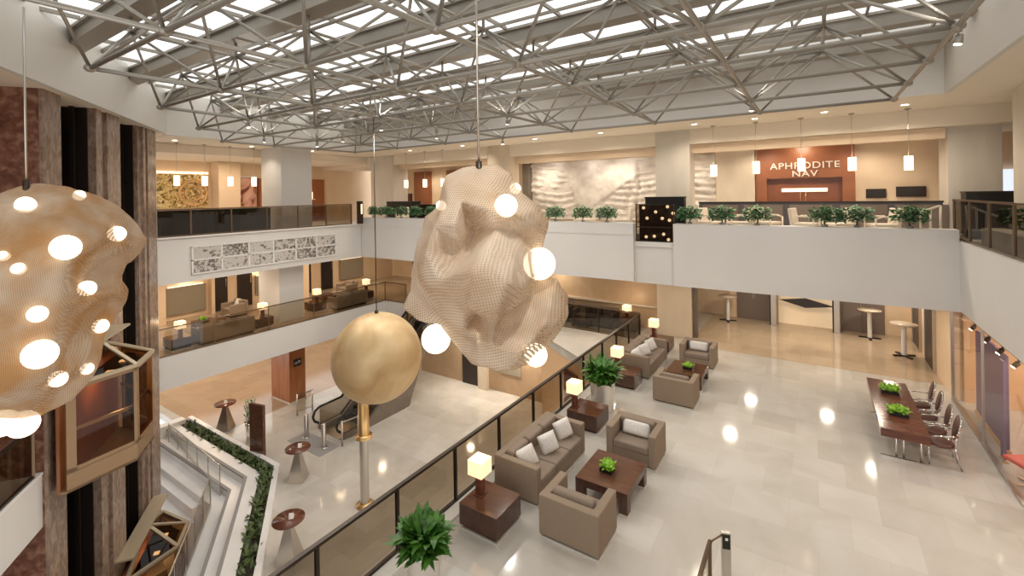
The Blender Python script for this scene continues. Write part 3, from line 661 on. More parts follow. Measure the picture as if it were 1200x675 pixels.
# long table and medallion chairs
t = thing('long_table', 'long mahogany table with chrome legs by the shop window', 'table', (1.49, 13.7, 0))
MB().box(-.39, -1.53, .58, .39, 1.53, .735, .004).done('apron', WOODM, t); MB().box(-.395, -1.535, .735, .395, 1.535, .75, .003).done('top', WOODM, t)
for sy in (-1, 1):
    mb = MB()
    for x in (-.1, .02, .3): mb.tube((x, sy*1.15, 0.02), (x, sy*1.15, .58), .022, 10)
    mb.bar((-.36, sy*1.15, .015), (.36, sy*1.15, .015), .04, .03); mb.done('trestle', CHROME, t)
def medallion(label):
    t = thing('medallion_chair', label, 'chair', (0, 0, 0), 0, 'oval-backed chairs at the long table')   # faces -x
    mb = MB(); mb.lathe([(.21, 0), (.235, .02), (.235, .05), (.2, .07), (0, .075)], n=20); o = mb.done('seat', BROWNSEAT, t, (0, 0, .40)); o.scale = (1, 1.0, 1)
    T = Matrix.Translation((.26, 0, .80)) @ Matrix.Rotation(R(12), 4, 'Y') @ Matrix.Diagonal((1, .19, .25, 1)) @ Matrix.Rotation(PI/2, 4, 'Y')
    MB().lathe([(0, -.022), (.93, -.02), (.93, .02), (0, .022)], n=28).done('backrest', BROWNSEAT, t, T=T)
    mb = MB(); pts = [Matrix.Translation((.26, 0, .80)) @ Matrix.Rotation(R(12), 4, 'Y') @ Vector((0, .195*math.cos(a), .255*math.sin(a))) for a in [2*PI*k/24 for k in range(25)]]
    mb.path(pts, .017, 6); mb.done('back_frame', CHROME, t)
    for sy in (-1, 1):
        MB().tube((-.2, sy*.19, 0), (-.2, sy*.19, .41), .016).done('leg', CHROME, t)
        MB().path([(.30, sy*.17, 0), (.2, sy*.17, .41), (.23, sy*.13, .62)], .016).done('leg', CHROME, t)
        MB().path([(.25, sy*.19, .68), (.0, sy*.25, .66), (-.2, sy*.24, .62), (-.2, sy*.2, .41)], .015).done('armrest', CHROME, t)
    MB().path([(-.2, -.19, .41), (-.2, .19, .41), (.2, .17, .41), (.2, -.17, .41), (-.2, -.19, .41)], .014).done('seat_frame', CHROME, t)
    return t
mc0 = medallion('oval-backed chrome armchair at the near end of the long table'); mc0.location = (2.12, 12.82, 0)
dup(mc0, (2.1, 13.4, 0), 0, 'oval-backed chrome armchair, second from the near end of the long table')
dup(mc0, (2.08, 14.15, 0), 0, 'oval-backed chrome armchair, third from the near end of the long table')
dup(mc0, (2.06, 14.8, 0), 0, 'oval-backed chrome armchair at the far end of the long table')

def high_table(label):
    t = thing('high_table', label, 'table', (0, 0, 0), 0, 'pedestal high tables')
    MB().lathe([(0, 0), (.36, 0), (.38, .02), (.38, .035), (0, .04)], n=28).done('top', COLWARM, t, (0, 0, 1.06))
    MB().lathe([(.075, 0.03), (.075, 1.06)], n=16).done('column', STEPW, t)
    mb = MB(); mb.bar((-.34, 0, .02), (.34, 0, .02), .09, .04).bar((0, -.34, .02), (0, .34, .02), .09, .04); mb.done('foot', BLACK, t)
    return t
ht0 = high_table('round high table in front of the taupe double door'); ht0.location = (1.72, 22.2, 0.01)
dup(ht0, (2.5, 20.4, 0.01), .5, 'round high table nearest the dark side doorways')
dup(ht0, (-3.25, 22.2, 0.01), .2, 'pale high table beside the door left of the passage')

# stair-head post and rail in the near floor
t = thing('stair_rail', 'bronze glass stair rail at the bottom edge beside the slim post', 'railing', (-1.23, 6.6, 0))
MB().path([(0, 0, 1.0), (0.0, -1.6, 0.98)], .03).done('handrail', BRONZE, t)
for y in (-.02, -1.58): MB().bar((0, y, 0), (0, y, .98), .04, .04).done('post', BRONZE, t)
mb = MB(); mb.face([(0, -.05, .05), (0, -1.55, .05), (0, -1.55, .95), (0, -.05, .95)]); mb.done('glass_panel', GLASS, t)
MB().tube((0, 0, .99), (.13, .3, .97), .012).done('link_bar', BRONZE, t)
t = thing('call_post', 'slim steel post with black call panel standing on the marble floor', 'post', (-1.08, 6.9, 0), R(20))
MB().box(-.06, -.03, 0, .06, .03, 1.0, .006).done('post', BRUSHED, t)
MB().box(-.05, -.034, .78, .05, -.03, .98).done('panel', BLACK, t); MB().box(-.015, -.037, .9, .02, -.034, .935).done('button', CARD, t)

# ------------------------------------------------------------------ far wall of the lounge floor
S('wall_back', -3.3, 23.0, 0, 3.3, 23.2, 2.64, BEIGEWALL, 'beige wall with the taupe doors')
for x0, x1, lab, nm in ((-2.97, -1.62, 'taupe double door left of the passage', 'door_1'), (.85, 2.25, 'taupe double door right of the passage', 'door_2')):
    d = struct(MB().box(x0, 22.93, 0, (x0+x1)/2-.006, 23.0, 2.5, .006).box((x0+x1)/2+.006, 22.93, 0, x1, 23.0, 2.5, .006).done(nm, TAUPEDOOR), lab)
    MB().box((x0+x1)/2-.05, 22.89, .95, (x0+x1)/2-.03, 22.93, 1.25).box((x0+x1)/2+.03, 22.89, .95, (x0+x1)/2+.05, 22.93, 1.25).done('door_handle', BRUSHED, d)
struct(MB().box(-1.35, 22.94, .0, .62, 22.99, 2.6).done('window_20', glow('passage_lit', (236, 214, 180), .28)), 'bright passage between the doors')
for x in (-1.5, .7):
    struct(MB().box(x-.1, 22.3, 0, x+.1, 22.6, 2.62, .01).done('trim_post', BRUSHED), 'steel jamb of the passage')
    struct(MB().box(x-.14, 22.35, 0, x-.1, 22.7, 2.62).done('trim_post', BLACK), 'dark edge of the passage jamb')
o = thing('hanging_banner', 'dark diamond-shaped banner hanging in the bright passage', 'banner', (-.35, 22.6, 1.03))
T = Matrix.Translation((0, 0, 0)); mb = MB(); mb.prism([(-.95, .05), (0, .2), (1.0, -.05), (0, -.2)], -.02, .02); mb.done('cloth', DARKDOOR, o, T=Matrix.Rotation(PI/2, 4, 'X'))
for x in (-.95, 1.0): MB().tube((x, 0, 0), (x, 0, 1.55), .008).done('cord', DARKMET, o)
struct(MB().box(3.08, 16.9, 0, 3.28, 23.2, 2.64).done('wall_side', BEIGEWALL), 'beige wall beside the side doorways')
for y0, y1, nm in ((19.0, 20.2, 'door_3'), (21.2, 22.5, 'door_4')):
    d = struct(MB().box(3.03, y0, 0, 3.08, y1, 2.5).done(nm, DARKDOOR), 'tall dark doorway in the side wall')
    MB().box(3.0, y0-.06, 0, 3.08, y0, 2.56).box(3.0, y1, 0, 3.08, y1+.06, 2.56).done('door_frame', BRUSHED, d)
struct(MB().box(3.04, 16.84, 0, 3.10, 16.9, 2.62).done('trim_glass_post', BRUSHED), 'dark end post of the shop glass')
# wall behind the far sofas
S('wall_stone', -16, 19.3, 0, -4.02, 19.5, 2.64, STONE, 'beige stone wall behind the farther sofas')
struct(MB().box(-16, 19.14, .92, -5.4, 19.3, 1.0).done('wall_ledge', COLWARM), 'stone ledge on the beige wall')
S('wall_end', -26, 23.2, -.3, -3.3, 23.4, 2.66, BEIGEWALL, 'beige end wall of the mezzanine')
struct(MB().box(-23.6, 23.12, 0, -19.5, 23.2, 2.64).done('wall_recess_dark', DARKDOOR), 'dark recess in the end wall of the mezzanine')
# shop
shop = struct(MB().face([(3.07, -2, .06), (3.07, 16.8, .06), (3.07, 16.8, 2.6), (3.07, -2, 2.6)]).done('window_21', SHOPGL), 'tall glass front of the shop')
for y in (14.2, 11.4, 8.6): struct(MB().box(3.05, y-.01, 0.02, 3.10, y+.01, 2.62).done('trim_glass_joint', BRUSHED), 'glass joint of the shopfront')
struct(MB().box(3.03, -2, 0, 3.12, 16.85, .06).done('baseboard_shop', BRUSHED), 'metal channel under the shop glass')
struct(MB().box(3.1, -3, -.3, 8, 16.9, 0).done('shop_floor', FLOOR), 'pale floor of the shop')
S('wall_shop', 6.0, -2, 0, 6.1, 16.8, 2.64, PEACHW, 'peach wall inside the shop')
S('wall_shop_end', 3.28, 16.8, 0, 6.1, 16.9, 2.64, PEACHW, 'peach end wall inside the shop')
def panel(label, x0, y0, x1, y1, z0, z1, m):
    t = thing('display_panel', label, 'display panel', ((x0+x1)/2, (y0+y1)/2, 0)); o = (-(x0+x1)/2, -(y0+y1)/2, 0)
    MB().box(x0, y0, z0, x1, y1, z1, .01).done('board', m, t, o); MB().box(x0-.02, y0-.03, 0, x1+.02, y1+.03, max(.05, z0)).done('plinth', PEACHW, t, o)
    return t
panel('wide purple display panel behind the shop glass', 3.36, 13.95, 3.42, 16.1, .1, 2.1, PURPLE)
panel('narrow purple banner panel behind the shop glass', 3.22, 13.5, 3.26, 13.72, .05, 2.1, PURPLE)
panel('red display panel behind the shop glass at the frame edge', 4.05, 10.2, 4.15, 14.3, .1, 2.2, REDP)
t = thing('lounge_chair', 'red swivel chair with slim arms behind the shop glass', 'chair', (3.42, 12.7, 0))
T = Matrix.Rotation(R(-60), 4, 'Z')
MB().box(-.3, -.28, .38, .3, .28, .46, .03, seg=3).done('seat', REDP, t, T=T)
MB().box(-.3, .2, .42, .3, .27, .95, .03, Matrix.Rotation(R(-14), 4, 'X'), seg=3).done('backrest', REDP, t, T=T)
mb = MB().tube((0, 0, .02), (0, 0, .38), .03); mb.bar((-.28, 0, .02), (.28, 0, .02), .05, .03).bar((0, -.28, .02), (0, .28, .02), .05, .03); mb.done('base', CHROME, t, T=T)
t = thing('track_light', 'ceiling track with spotlights above the shop window', 'track light', (3.3, 13.5, 2.34))
MB().box(-.02, -3.2, 0, .02, 3.2, .03).tube((0, -2, .02), (0, -2, .3), .01).tube((0, 2, .02), (0, 2, .3), .01).done('track', BLACK, t)
for k, y in enumerate((-2.7, -1.4, -.6, .3, 1.2, 2.3)):
    h = MB().tube((0, y, 0), (0, y, -.08), .02).tube((0, y, -.06), (-.08, y, -.16), .045, 10).done('spot_head', DARKMET, t)
    MB().tube((-.08, y, -.16), (-.087, y, -.17), .04, 10).done('spot_lens', DOWN, h)
for y in (15, 12.5, 9.5, 6): lamp('shop_light', 'AREA', (4.3, y, 2.55), 60, (1, .9, .78), .5)

# ------------------------------------------------------------------ dark sofas, canopy block
def plain_sofa(label, loc, rz, w, m, n=3, name='sofa', grp=None, d=0.85):
    t = thing(name, label, 'sofa' if name == 'sofa' else 'armchair', loc, rz, grp); a = .13
    MB().box(-w/2, -d/2, .08, w/2, -d/2+a, .72, .03).box(-w/2, -d/2+a, .08, -w/2+a, d/2, .62, .03).box(w/2-a, -d/2+a, .08, w/2, d/2, .62, .03).box(-w/2+a, -d/2+a, .08, w/2-a, d/2-.02, .3, .01).done('body', m, t)
    MB().box(-w/2+.05, -d/2+.05, 0, w/2-.05, d/2-.05, .08).done('plinth', BLACK, t)
    iw = (w-2*a)/n
    for k in range(n):
        x = -w/2+a+iw*k; soft(MB(), x+.005, -d/2+a, .3, x+iw-.005, d/2, .44).done('seat_cushion', m, t); soft(MB(), x+.01, -d/2+a, .44, x+iw-.01, -d/2+a+.18, .76, .05).done('back_cushion', m, t)
    return t
plain_sofa('slate grey sofa behind the railing corner beside the wood table', (-8.05, 18.75, 0), PI, 1.9, GREYFAB)
plain_sofa('slate grey sofa behind the railing, half hidden by the sculpture', (-10.3, 18.8, 0), PI, 2.0, GREYFAB)
t = coffee_table('low black table in front of the slate grey sofas'); t.location = (-8.4, 18.1, 0)
t.name = 'low_table'; t.scale = (.8, .3, .8)
struct(MB().prism([(-9.75, 17.8), (-9.5, 16.35), (-7.05, 14.7), (-5.9, 13.95), (-5.9, 17.8)], 0.0, .03).done('canopy_floor', COLST), 'pale flat roof of the lower bar below the railing')
struct(MB().prism([(-9.6, 19.2), (-9.5, 16.5), (-7.1, 14.9), (EDX, 14.1), (EDX, 14.3), (-6.95, 15.1), (-9.3, 16.6), (-9.4, 19.2)], ZL, -.35).done('wall_bar', PEACHW), 'wooden wall of the lower bar')
d = struct(MB().prism([(-7.8, 15.33), (-7.06, 14.83), (-7.1, 14.77), (-7.84, 15.27)], -2.6, -.75).done('window_22', WOODM), 'wood-framed opening in the lower bar wall')
struct(MB().box(-19, 19.2, ZL, -9.3, 19.4, -.36).done('wall_lower', STONE), 'beige stone wall of the lower lobby')
struct(MB().box(-13.5, 19.14, -3.3, -12.2, 19.2, -2.2).done('window_23', GREYPANEL), 'grey panel in the lower stone wall')
struct(MB().box(-15.9, 19.13, ZL, -14.75, 19.2, -1.6).done('door_10', DARKDOOR), 'dark doorway in the lower stone wall')
struct(MB().box(-14.7, 18.9, ZL, -14.2, 19.2, -.36).done('trim_pier', COLWARM), 'stone pier beside the lower doorway')
struct(MB().box(-34, 23.6, ZL, -9, 23.8, 0).done('wall_lower_end', STONE), 'beige end wall of the lower lobby')
struct(MB().box(-33, 9, ZL, -32.8, 24, -.3).done('wall_lower_side', BEIGEWALL), 'warm side wall of the lower lobby')

# ------------------------------------------------------------------ escalator
t = thing('escalator', 'escalator climbing from the lower lobby to the mezzanine behind the gold ball', 'escalator', (-17.2, 12.5, ZL))
yb, yt = 13.1, 18.9
def ez(y): return ZL + max(0, min(1, (y-yb)/(yt-yb)))*(0-ZL)
o = Vector((17.2, -12.5, -ZL))
for x in (-18.0, -16.4):
    x0, x1 = x-.12, x+.12
    mb = MB(); prof = [(12.0, ZL), (12.0, ZL+.2), (yb, ZL+.22), (yt, .22), (19.6, .22), (19.6, -.35), (yt, -.55), (16.6, -2.2), (15.6, ZL)]
    mb.hull([[(x0, y, z) for y, z in prof], [(x1, y, z) for y, z in prof]]); mb.done('side_cladding', CONCRETE, t, o)
    mb = MB(); mb.face([(x, 12.0, ZL+.2), (x, yb, ZL+.22), (x, yt, .22), (x, 19.6, .22), (x, 19.6, .95), (x, yt, .95), (x, yb, ZL+.97), (x, 12.0, ZL+.95)]); mb.done('balustrade_glass', SMOKE, t, o)
    mb = MB(); pts = [(x, 11.95, ZL+.3), (x, 11.75, ZL+.45), (x, 11.68, ZL+.65), (x, 11.78, ZL+.87), (x, 12.0, ZL+.98), (x, yb, ZL+1.0), (x, yt, .98), (x, 19.6, .98)]
    mb.path(pts, .05, 8); mb.done('handrail', BLACK, t, o)
mb = MB(); n = 22
for k in range(n):
    y = yb + (yt-yb)*k/n; z = ez(y); mb.box(-17.85, y, z-.3, -16.55, y+(yt-yb)/n+.02, z+.2-.18)
mb.done('steps', DARKMET, t, o)
MB().box(-17.85, 11.9, ZL, -16.55, yb, ZL+.03).done('landing_plate', BRUSHED, t, o)
struct(MB().box(-18.3, 10.7, ZL, -16.1, 11.6, ZL+.012).done('floor_plate_trim', GREYW), 'grey entry plate of the escalator')
def gate(label, x, y, rz):
    t = thing('guard_barrier', label, 'barrier', (x, y, ZL), rz, 'steel guard barriers at the escalator foot')
    for q in (-.35, .35): MB().tube((q, 0, 0), (q, 0, 1.0), .035).done('post', BRUSHED, t)
    mb = MB().bar((-.35, 0, .95), (.35, 0, .95), .03, .04).bar((-.35, 0, .2), (.35, 0, .2), .03, .03); mb.done('rail', BRUSHED, t)
    mb = MB(); mb.face([(-.3, 0, .22), (.3, 0, .22), (.3, 0, .93), (-.3, 0, .93)]); mb.done('glass_panel', GLASS, t)
gate('steel guard barrier between the wood pillar and the escalator', -19.95, 12.55, R(80))
gate('steel guard barrier at the near side of the escalator foot', -15.95, 12.0, R(80))
for x, y, lab in ((-17.9, 11.3, 'short steel bollard at the escalator entry beneath the gold ball'), (-16.55, 11.2, 'short steel bollard beside the gold sleeved post')):
    b = thing('bollard', lab, 'bollard', (x, y, ZL), 0, 'escalator bollards'); MB().lathe([(.09, 0), (.09, .93), (.06, .97), (0, .97)], n=14).done('shaft', BRUSHED, b); MB().lathe([(.14, 0), (.14, .02), (0, .02)], n=14).done('base', BRUSHED, b)

# ------------------------------------------------------------------ lower lobby objects
t = thing('display_pillar', 'square polished wood pillar under the mezzanine with a small dark plaque', 'pillar', (-22.2, 13.1, ZL))
MB().box(-.8, -.42, .06, .8, .42, 3.14, .01).done('casing', WOODP, t); MB().box(-.83, -.45, 0, .83, .45, .07).done('plinth', COLST, t)
p = MB().box(.80, -.2, 1.75, .815, .2, 2.1).done('plaque', BLACK, t)
for q in (-.08, .08): MB().lathe([(.05, 0), (.065, 0), (.065, .006), (.05, .006), (.05, 0)], n=14).done('emblem', CARD, p, T=Matrix.Translation((.815, q, 1.92+q*.2)) @ Matrix.Rotation(PI/2, 4, 'Y'))
def bar_table(label, loc):
    t = thing('bar_table', label, 'table', loc, 0, 'round bar tables in the lower lobby')
    MB().lathe([(0, 0), (.36, 0), (.42, .02), (.42, .045), (0, .05)], n=32).done('top', WOODM, t, (0, 0, 1.08))
    mb = MB(); mb.hull([[(-.28, -.28, 0), (.28, -.28, 0), (.28, .28, 0), (-.28, .28, 0)], [(-.05, -.05, 1.08), (.05, -.05, 1.08), (.05, .05, 1.08), (-.05, .05, 1.08)]]); mb.done('pedestal', BRUSHED, t)
    return t
bt0 = bar_table('round wood bar table nearest the lounge railing', (-12.3, 7.2, ZL)); bt0.rotation_euler = (0, 0, .6)
dup(bt0, (-15.5, 9.45, ZL), .6, 'round wood bar table beside the slim wood totem')
dup(bt0, (-21.6, 9.85, ZL), .6, 'round wood bar table farthest off, behind the planter')
def tent(label, loc):
    o = MB().hull([[(-.06, -.05, 0), (.06, -.05, 0), (.06, .05, 0), (-.06, .05, 0)], [(-.06, -.004, .14), (.06, -.004, .14), (.06, .004, .14), (-.06, .004, .14)]]).done('tent_card', CARD, None, loc); o.rotation_euler = (0, 0, .8)
    tag(o, label, 'card', 'menu cards on the bar tables')
tent('white tent card on the bar table nearest the lounge railing', (-12.25, 7.25, ZL+1.13)); tent('white tent card on the bar table beside the totem', (-15.45, 9.5, ZL+1.13)); tent('white tent card on the bar table behind the planter', (-21.55, 9.85, ZL+1.13))
t = thing('totem_sign', 'tall slim wood totem with rounded corner in the lower lobby', 'totem', (-18.0, 9.35, ZL), R(12))
MB().box(-.36, -.06, .05, .36, .06, 2.12, .02, seg=3).done('board', WOODT, t); MB().box(-.42, -.14, 0, .42, .14, .05, .01).done('foot', DARKDOOR, t)
MB().box(-.30, .045, .2, -.36, .066, 2.0).done('edge_strip', BRONZE, t)
t = thing('tall_plant', 'spindly plant in a tall silver vase beside the totem', 'plant', (-19.3, 9.75, ZL))
MB().lathe([(.2, 0), (.15, .4), (.2, .85), (.26, .95), (.2, .95), (.16, .8), (0, .8)], n=20).done('vase', CHROME, t)
mb = MB(); rn = random.Random(12)
for k in range(7):
    a = rn.uniform(0, 6.28); tp = (.22*math.cos(a), .22*math.sin(a), 1.2+rn.uniform(0, .75)); mb.tube((0, 0, .8), tp, .012, 5)
mb.done('stem', BARK, t); mb = MB()
for k in range(70):
    a = rn.uniform(0, 6.28); rr = rn.uniform(0, .22); leaf(mb.bm, (rr*math.cos(a), rr*math.sin(a), rn.uniform(1.0, 1.85)), rn.uniform(0, 6.28), rn.uniform(.18, .34), .06, rn.uniform(.2, 1.2), .5)
mb.done('foliage', LEAFD, t)
# gold ball and post
dB = 12.0
cB = ray_at(442, 418, dB); rB = 52*dB/F*0.985
t = thing('hanging_ball', 'big gold leafed ball hanging on a thin cable', 'ball sculpture', cB)
MB().lathe([(rB*math.sin(PI*k/40), -rB*math.cos(PI*k/40)) for k in range(41)], n=56).done('ball', GOLD, t)
MB().tube((0, 0, rB-.02), (0, 0, ZC-cB.z), .012).done('cable', DARKMET, t); MB().lathe([(.05, 0), (.05, .1), (0, .1)], n=12).done('collar', DARKMET, t, (0, 0, rB-.03))
t = thing('lobby_post', 'slim steel post with gold upper sleeve on the lower lobby floor', 'post', (-12.32, 9.79, ZL))
MB().lathe([(.14, .03), (.14, 2.3)], n=20).done('shaft', BRUSHED, t); MB().lathe([(.17, 2.25), (.17, 3.42), (.1, 3.46), (0, 3.46)], n=20).done('sleeve', GOLDPIPE, t)
for z in (0, 2.22): MB().lathe([(.28, z), (.28, z+.06), (.17, z+.09), (.15, z+.12)], n=20).done('collar', GOLDPIPE, t)

# ------------------------------------------------------------------ mezzanine back wall, sofas
S('wall_mezzanine', -25.8, 6, 0, -25.6, 23.1, 2.64, BEIGEWALL, 'beige back wall of the mezzanine')
struct(MB().box(-25.6, 7.2, 0, -24.9, 8.9, 2.64).box(-25.6, 10.95, 0, -25.2, 11.1, 2.64).box(-25.6, 13.6, 0, -24.2, 15.6, 2.64).done('wall_nib', BEIGEWALL), 'projecting nibs of the mezzanine wall')
for k, (y0, y1) in enumerate(((11.15, 11.85), (12.35, 13.1), (16.1, 16.6), (17.3, 18.1))):
    d = struct(MB().box(-25.6, y0, 0, -25.53, y1, 2.5, .006).done('door_%d' % (5+k), DARKDOOR), 'dark door in the mezzanine wall')
    MB().box(-25.53, y1-.12, 1.2, -25.48, y1-.08, 1.6).done('door_handle', CHROME, d)
def wallpanel(label, y0, y1, z0, z1):
    t = thing('wall_panel', label, 'wall panel', (-25.5, (y0+y1)/2, z0), 0, 'glowing wall panels')
    MB().box(-.05, -(y1-y0)/2, 0, .05, (y1-y0)/2, z1-z0, .01).done('board', GREYPANEL, t); MB().box(-.08, -(y1-y0)/2+.1, z1-z0, .02, (y1-y0)/2-.1, z1-z0+.04).done('light_strip', SCREENL, t)
    lamp('panel_light', 'AREA', (-25.2, (y0+y1)/2, z1+.2), 6, (1, .8, .55), .5, aim=(-25.7, (y0+y1)/2, z1+1))
wallpanel('wide grey wall panel with glowing top edge nearest the lift tower', 9.1, 10.8, .25, 1.55)
wallpanel('small grey wall panel beside the white column', 13.25, 13.55, .5, 1.5)
wallpanel('grey wall panel with glowing top edge at the far mezzanine end', 18.6, 20.4, .4, 1.7)
for y, lab in ((13.35, 'small framed picture on the wall by the second dark door'), (18.35, 'small framed picture by the far dark door')):
    t = thing('framed_picture', lab, 'picture', (-25.58, y, 2.0)); MB().box(0, -.16, -.2, .03, .16, .2, .005).done('frame', BLACK, t); MB().box(.03, -.1, -.13, .034, .1, .13).done('print', CARD, t)
plain_sofa('grey sofa backing on the mezzanine railing near the lift tower', (-20.5, 9.35, 0), PI/2, 2.1, LIVEFAB, 3)
plain_sofa('grey sofa backing on the mezzanine railing past the white column', (-20.6, 15.5, 0), PI/2, 1.9, LIVEFAB, 3)
plain_sofa('grey armchair with pale pillow by the mezzanine doors', (-23.9, 11.4, 0), PI, .95, LIVEFAB, 1, 'armchair')
plain_sofa('grey armchair at the far end of the mezzanine', (-23.2, 17.4, 0), PI, .95, LIVEFAB, 1, 'armchair')
t = coffee_table('low dark table with plant on the mezzanine'); t.location = (-22.3, 9.6, 0)
dish_plant('small green plant on the mezzanine table', (-22.2, 9.3, .42), .3, .3, 60, 9, .3)
t = coffee_table('low dark table at the far mezzanine sofas'); t.location = (-22.3, 15.4, 0)
pillow((-23.9, 11.55, .6), (R(-20), 0, 0), 'pale pillow in the armchair by the mezzanine doors')
pot_plant('potted palm on the landing behind the escalator head', (-18.6, 20.6, 0), .28, .6, 15, .7, 140, .6)
pot_plant('leafy potted plant on the landing next to the palm', (-17.2, 20.8, 0), .28, .5, 16, .5, 140, .5)

# leaf print tile frieze on the balcony front
t = thing('tile_frieze', 'two rows of black and white leaf print tiles on the balcony front', 'art panel', (-19.59, 7.85, 2.92))
W_, H_ = 6.2, 1.02
mb = MB()
for k in range(7): mb.box(0, W_*k/6-.03, 0, .06, W_*k/6+.03, H_)
for z in (0, H_/2, H_): mb.box(0, -.03, z-.025, .06, W_+.03, z+.025)
mb.done('frame', WHITETRIM, t)
for k in range(6):
    for j in range(2):
        MB().box(0, -W_/12+.02, -H_/4+.02, .035, W_/12-.02, H_/4-.02).done('tile', LEAFPRINT, t, (.0, W_*(k+.5)/6, H_*(j+.5)/2))

# ------------------------------------------------------------------ upper gallery, mural side
def block(name, label, cat, dims, m, m2=None):
    x0, y0, z0, x1, y1, z1 = dims; t = thing(name, label, cat, ((x0+x1)/2, (y0+y1)/2, z0)); o = (-(x0+x1)/2, -(y0+y1)/2, -z0)
    MB().box(x0, y0, z0, x1, y1, z1-.05).done('body', m, t, o); MB().box(x0-.02, y0-.02, z1-.05, x1+.02, y1+.02, z1).done('top', m2 or m, t, o); return t
MB_ = block('bar_counter', 'long dark bar counter behind the railing above the leaf print tiles', 'counter', (-21.3, 7.2, 4.3, -20.9, 11.6, 5.3), DARKDOOR, BLACK)
for k in range(3): MB().box(.2, -2.0+1.4*k, .1, .215, -.75+1.4*k, .62).done('front_panel', DARKMET, MB_)
t = thing('mural_picture', 'golden floral mural with ring ornament beside the pendants', 'mural', (-26.98, 10.0, 5.3))
MB().box(0, -1.9, 0, .06, 1.6, 1.75).done('board', FLORAL, t); mb = MB()
T = Matrix.Translation((.08, 0.9, .75)) @ Matrix.Rotation(PI/2, 4, 'Y')
for r_, w_ in ((.62, .07), (.38, .05)): mb.path([Vector((r_*math.cos(a), r_*math.sin(a), 0)) for a in [2*PI*k/28 for k in range(29)]], w_, 6)
mb.path([Vector((.25*math.cos(a)-.1, .2*math.sin(a*1.5), 0)) for a in [2*PI*k/20 for k in range(21)]], .04, 6)
mb.done('ring_ornament', GOLDORN, t, T=T)
MB().box(0, -1.9, 1.75, .1, 1.6, 1.86).done('light_strip', SCREENL, t)
struct(MB().box(-27, 11.8, 4.3, -26.2, 12.9, 7.7).done('wall_pier', BEIGEWALL), 'beige pier between mural and poster')
t = thing('poster', 'tall pale portrait-toned poster next to the beige pier', 'poster', (-26.98, 13.6, 5.2)); MB().box(0, -.55, 0, .05, .55, 1.75).done('print', PHOTO, t); MB().box(0, -.6, 1.75, .08, .6, 1.82).done('frame', CARD, t)
struct(MB().box(-27, 14.2, 4.3, -26.7, 18.4, 6.9).done('wall_wood', WOODR), 'brown wood wall at the gallery end')
t = thing('lit_shelf', 'glowing display shelf on the brown wood wall', 'shelf', (-26.65, 16.2, 5.6)); MB().box(0, -1.1, 0, .3, 1.3, .06).done('shelf_board', CHAIRW, t); MB().box(0, -1.1, .06, .04, 1.3, .5).done('back_panel', SCREENL, t)
t = thing('hanging_globes', 'string of three small globe lights beside the poster', 'pendant', (-26.5, 14.55, 5.3))
for k, z in enumerate((.0, .35, .7)): MB().ball((0, -.1*(k % 2), z), .07, 2).done('globe', GLOBE, t)
MB().tube((0, -.05, 0), (0, -.05, 2.4), .008).done('cord', BRUSHED, t)
# pendants
def pendant(label, loc, ztop, hh=.42, r=.11):
    t = thing('pendant_lamp', label, 'pendant', loc, 0, 'white cylinder pendants')
    MB().lathe([(r, -hh/2), (r, hh/2), (r*.9, hh/2), (0, hh/2)], n=18).done('shade', PENDM, t)
    MB().tube((0, 0, hh/2), (0, 0, ztop-loc[2]), .008, 6).done('cord', BRUSHED, t); MB().lathe([(.08, 0), (.08, .03), (0, .03)], n=14).done('ceiling_rose', BRUSHED, t, (0, 0, ztop-loc[2]-.03))
    return t
for (x, z, lab) in ((-3.03, 6.47, 'white cylinder pendant before the marble relief edge, first from the stone column'), (-1.66, 6.52, 'white cylinder pendant at the edge of the sign wall, second from the stone column'),
                    (-.33, 6.55, 'white cylinder pendant hanging in front of the sign letters'), (1.02, 6.51, 'white cylinder pendant right after the last letter of the sign'), (2.38, 6.47, 'white cylinder pendant nearest the wide stone column')):
    pendant(lab, (x, 18.0, z), 8.1)
for k, (y, lab) in enumerate(((8.35, 'white cylinder pendant in front of the golden mural'), (9.4, 'white cylinder pendant before the beige pier'), (10.45, 'white cylinder pendant beside the poster'), (11.5, 'white cylinder pendant nearest the white gallery column'))):
    pendant(lab, (-22.1, y, 6.52), 8.1)
for (px, lab) in ((476, 'white cylinder pendant before the brown recess'), (498, 'small white pendant just off the brown recess'), (519, 'small white pendant at the sculpture edge')):
    v = (dv*F + r1*(px-CX) + u1*(Y0-215)); tt = 18.0/v.y; p = Vector((0, 0, H)) + v*tt
    pendant(lab, (p.x, 18.0, 6.4), 8.1)

# ------------------------------------------------------------------ upper gallery, far side
# marble relief
rel = thing('relief_panel', 'large pale marble relief of draped figures on the far wall', 'relief', (-8.3, 21.97, 4.4))
mb = MB(); nx, nz = 150, 46; V = []
def relief_h(x, z):
    h = .13*noise.fractal(Vector((x*1.5, z*1.5, 3.1)), .8, 2.1, 5)
    e1 = (z-.25) - (x+1.7)*.62; e2 = (z-.25) + (x+1.7)*2.4; sail = max(0, min(1, min(e1, e2)*14)) * max(0, min(1, (1.3-x)*8))
    h = h*(1-.6*sail) + .13*sail + .04*sail*min(1, max(0, e1))
    dr = max(0, 1-abs(x-1.2)/1.1)*max(0, 1-abs(z-1.1)/1.5); h += dr*(.22 + .10*math.sin(x*14+math.sin(z*3)*1.5))
    h += (1-sail)*.06*math.sin(z*19 + 2.2*math.sin(x*1.7) + 3*noise.noise(Vector((x*.6, z*.6, 1))))
    if x > 2: h += .14*abs(noise.noise(Vector((x*1.6, z*1.6, 8))))
    return h
for i in range(nx+1):
    V.append([mb.bm.verts.new(((i/nx-.5)*9.4, -.12-max(-.08, relief_h((i/nx-.5)*9.4, j/nz*3.0)), j/nz*3.0)) for j in range(nz+1)])
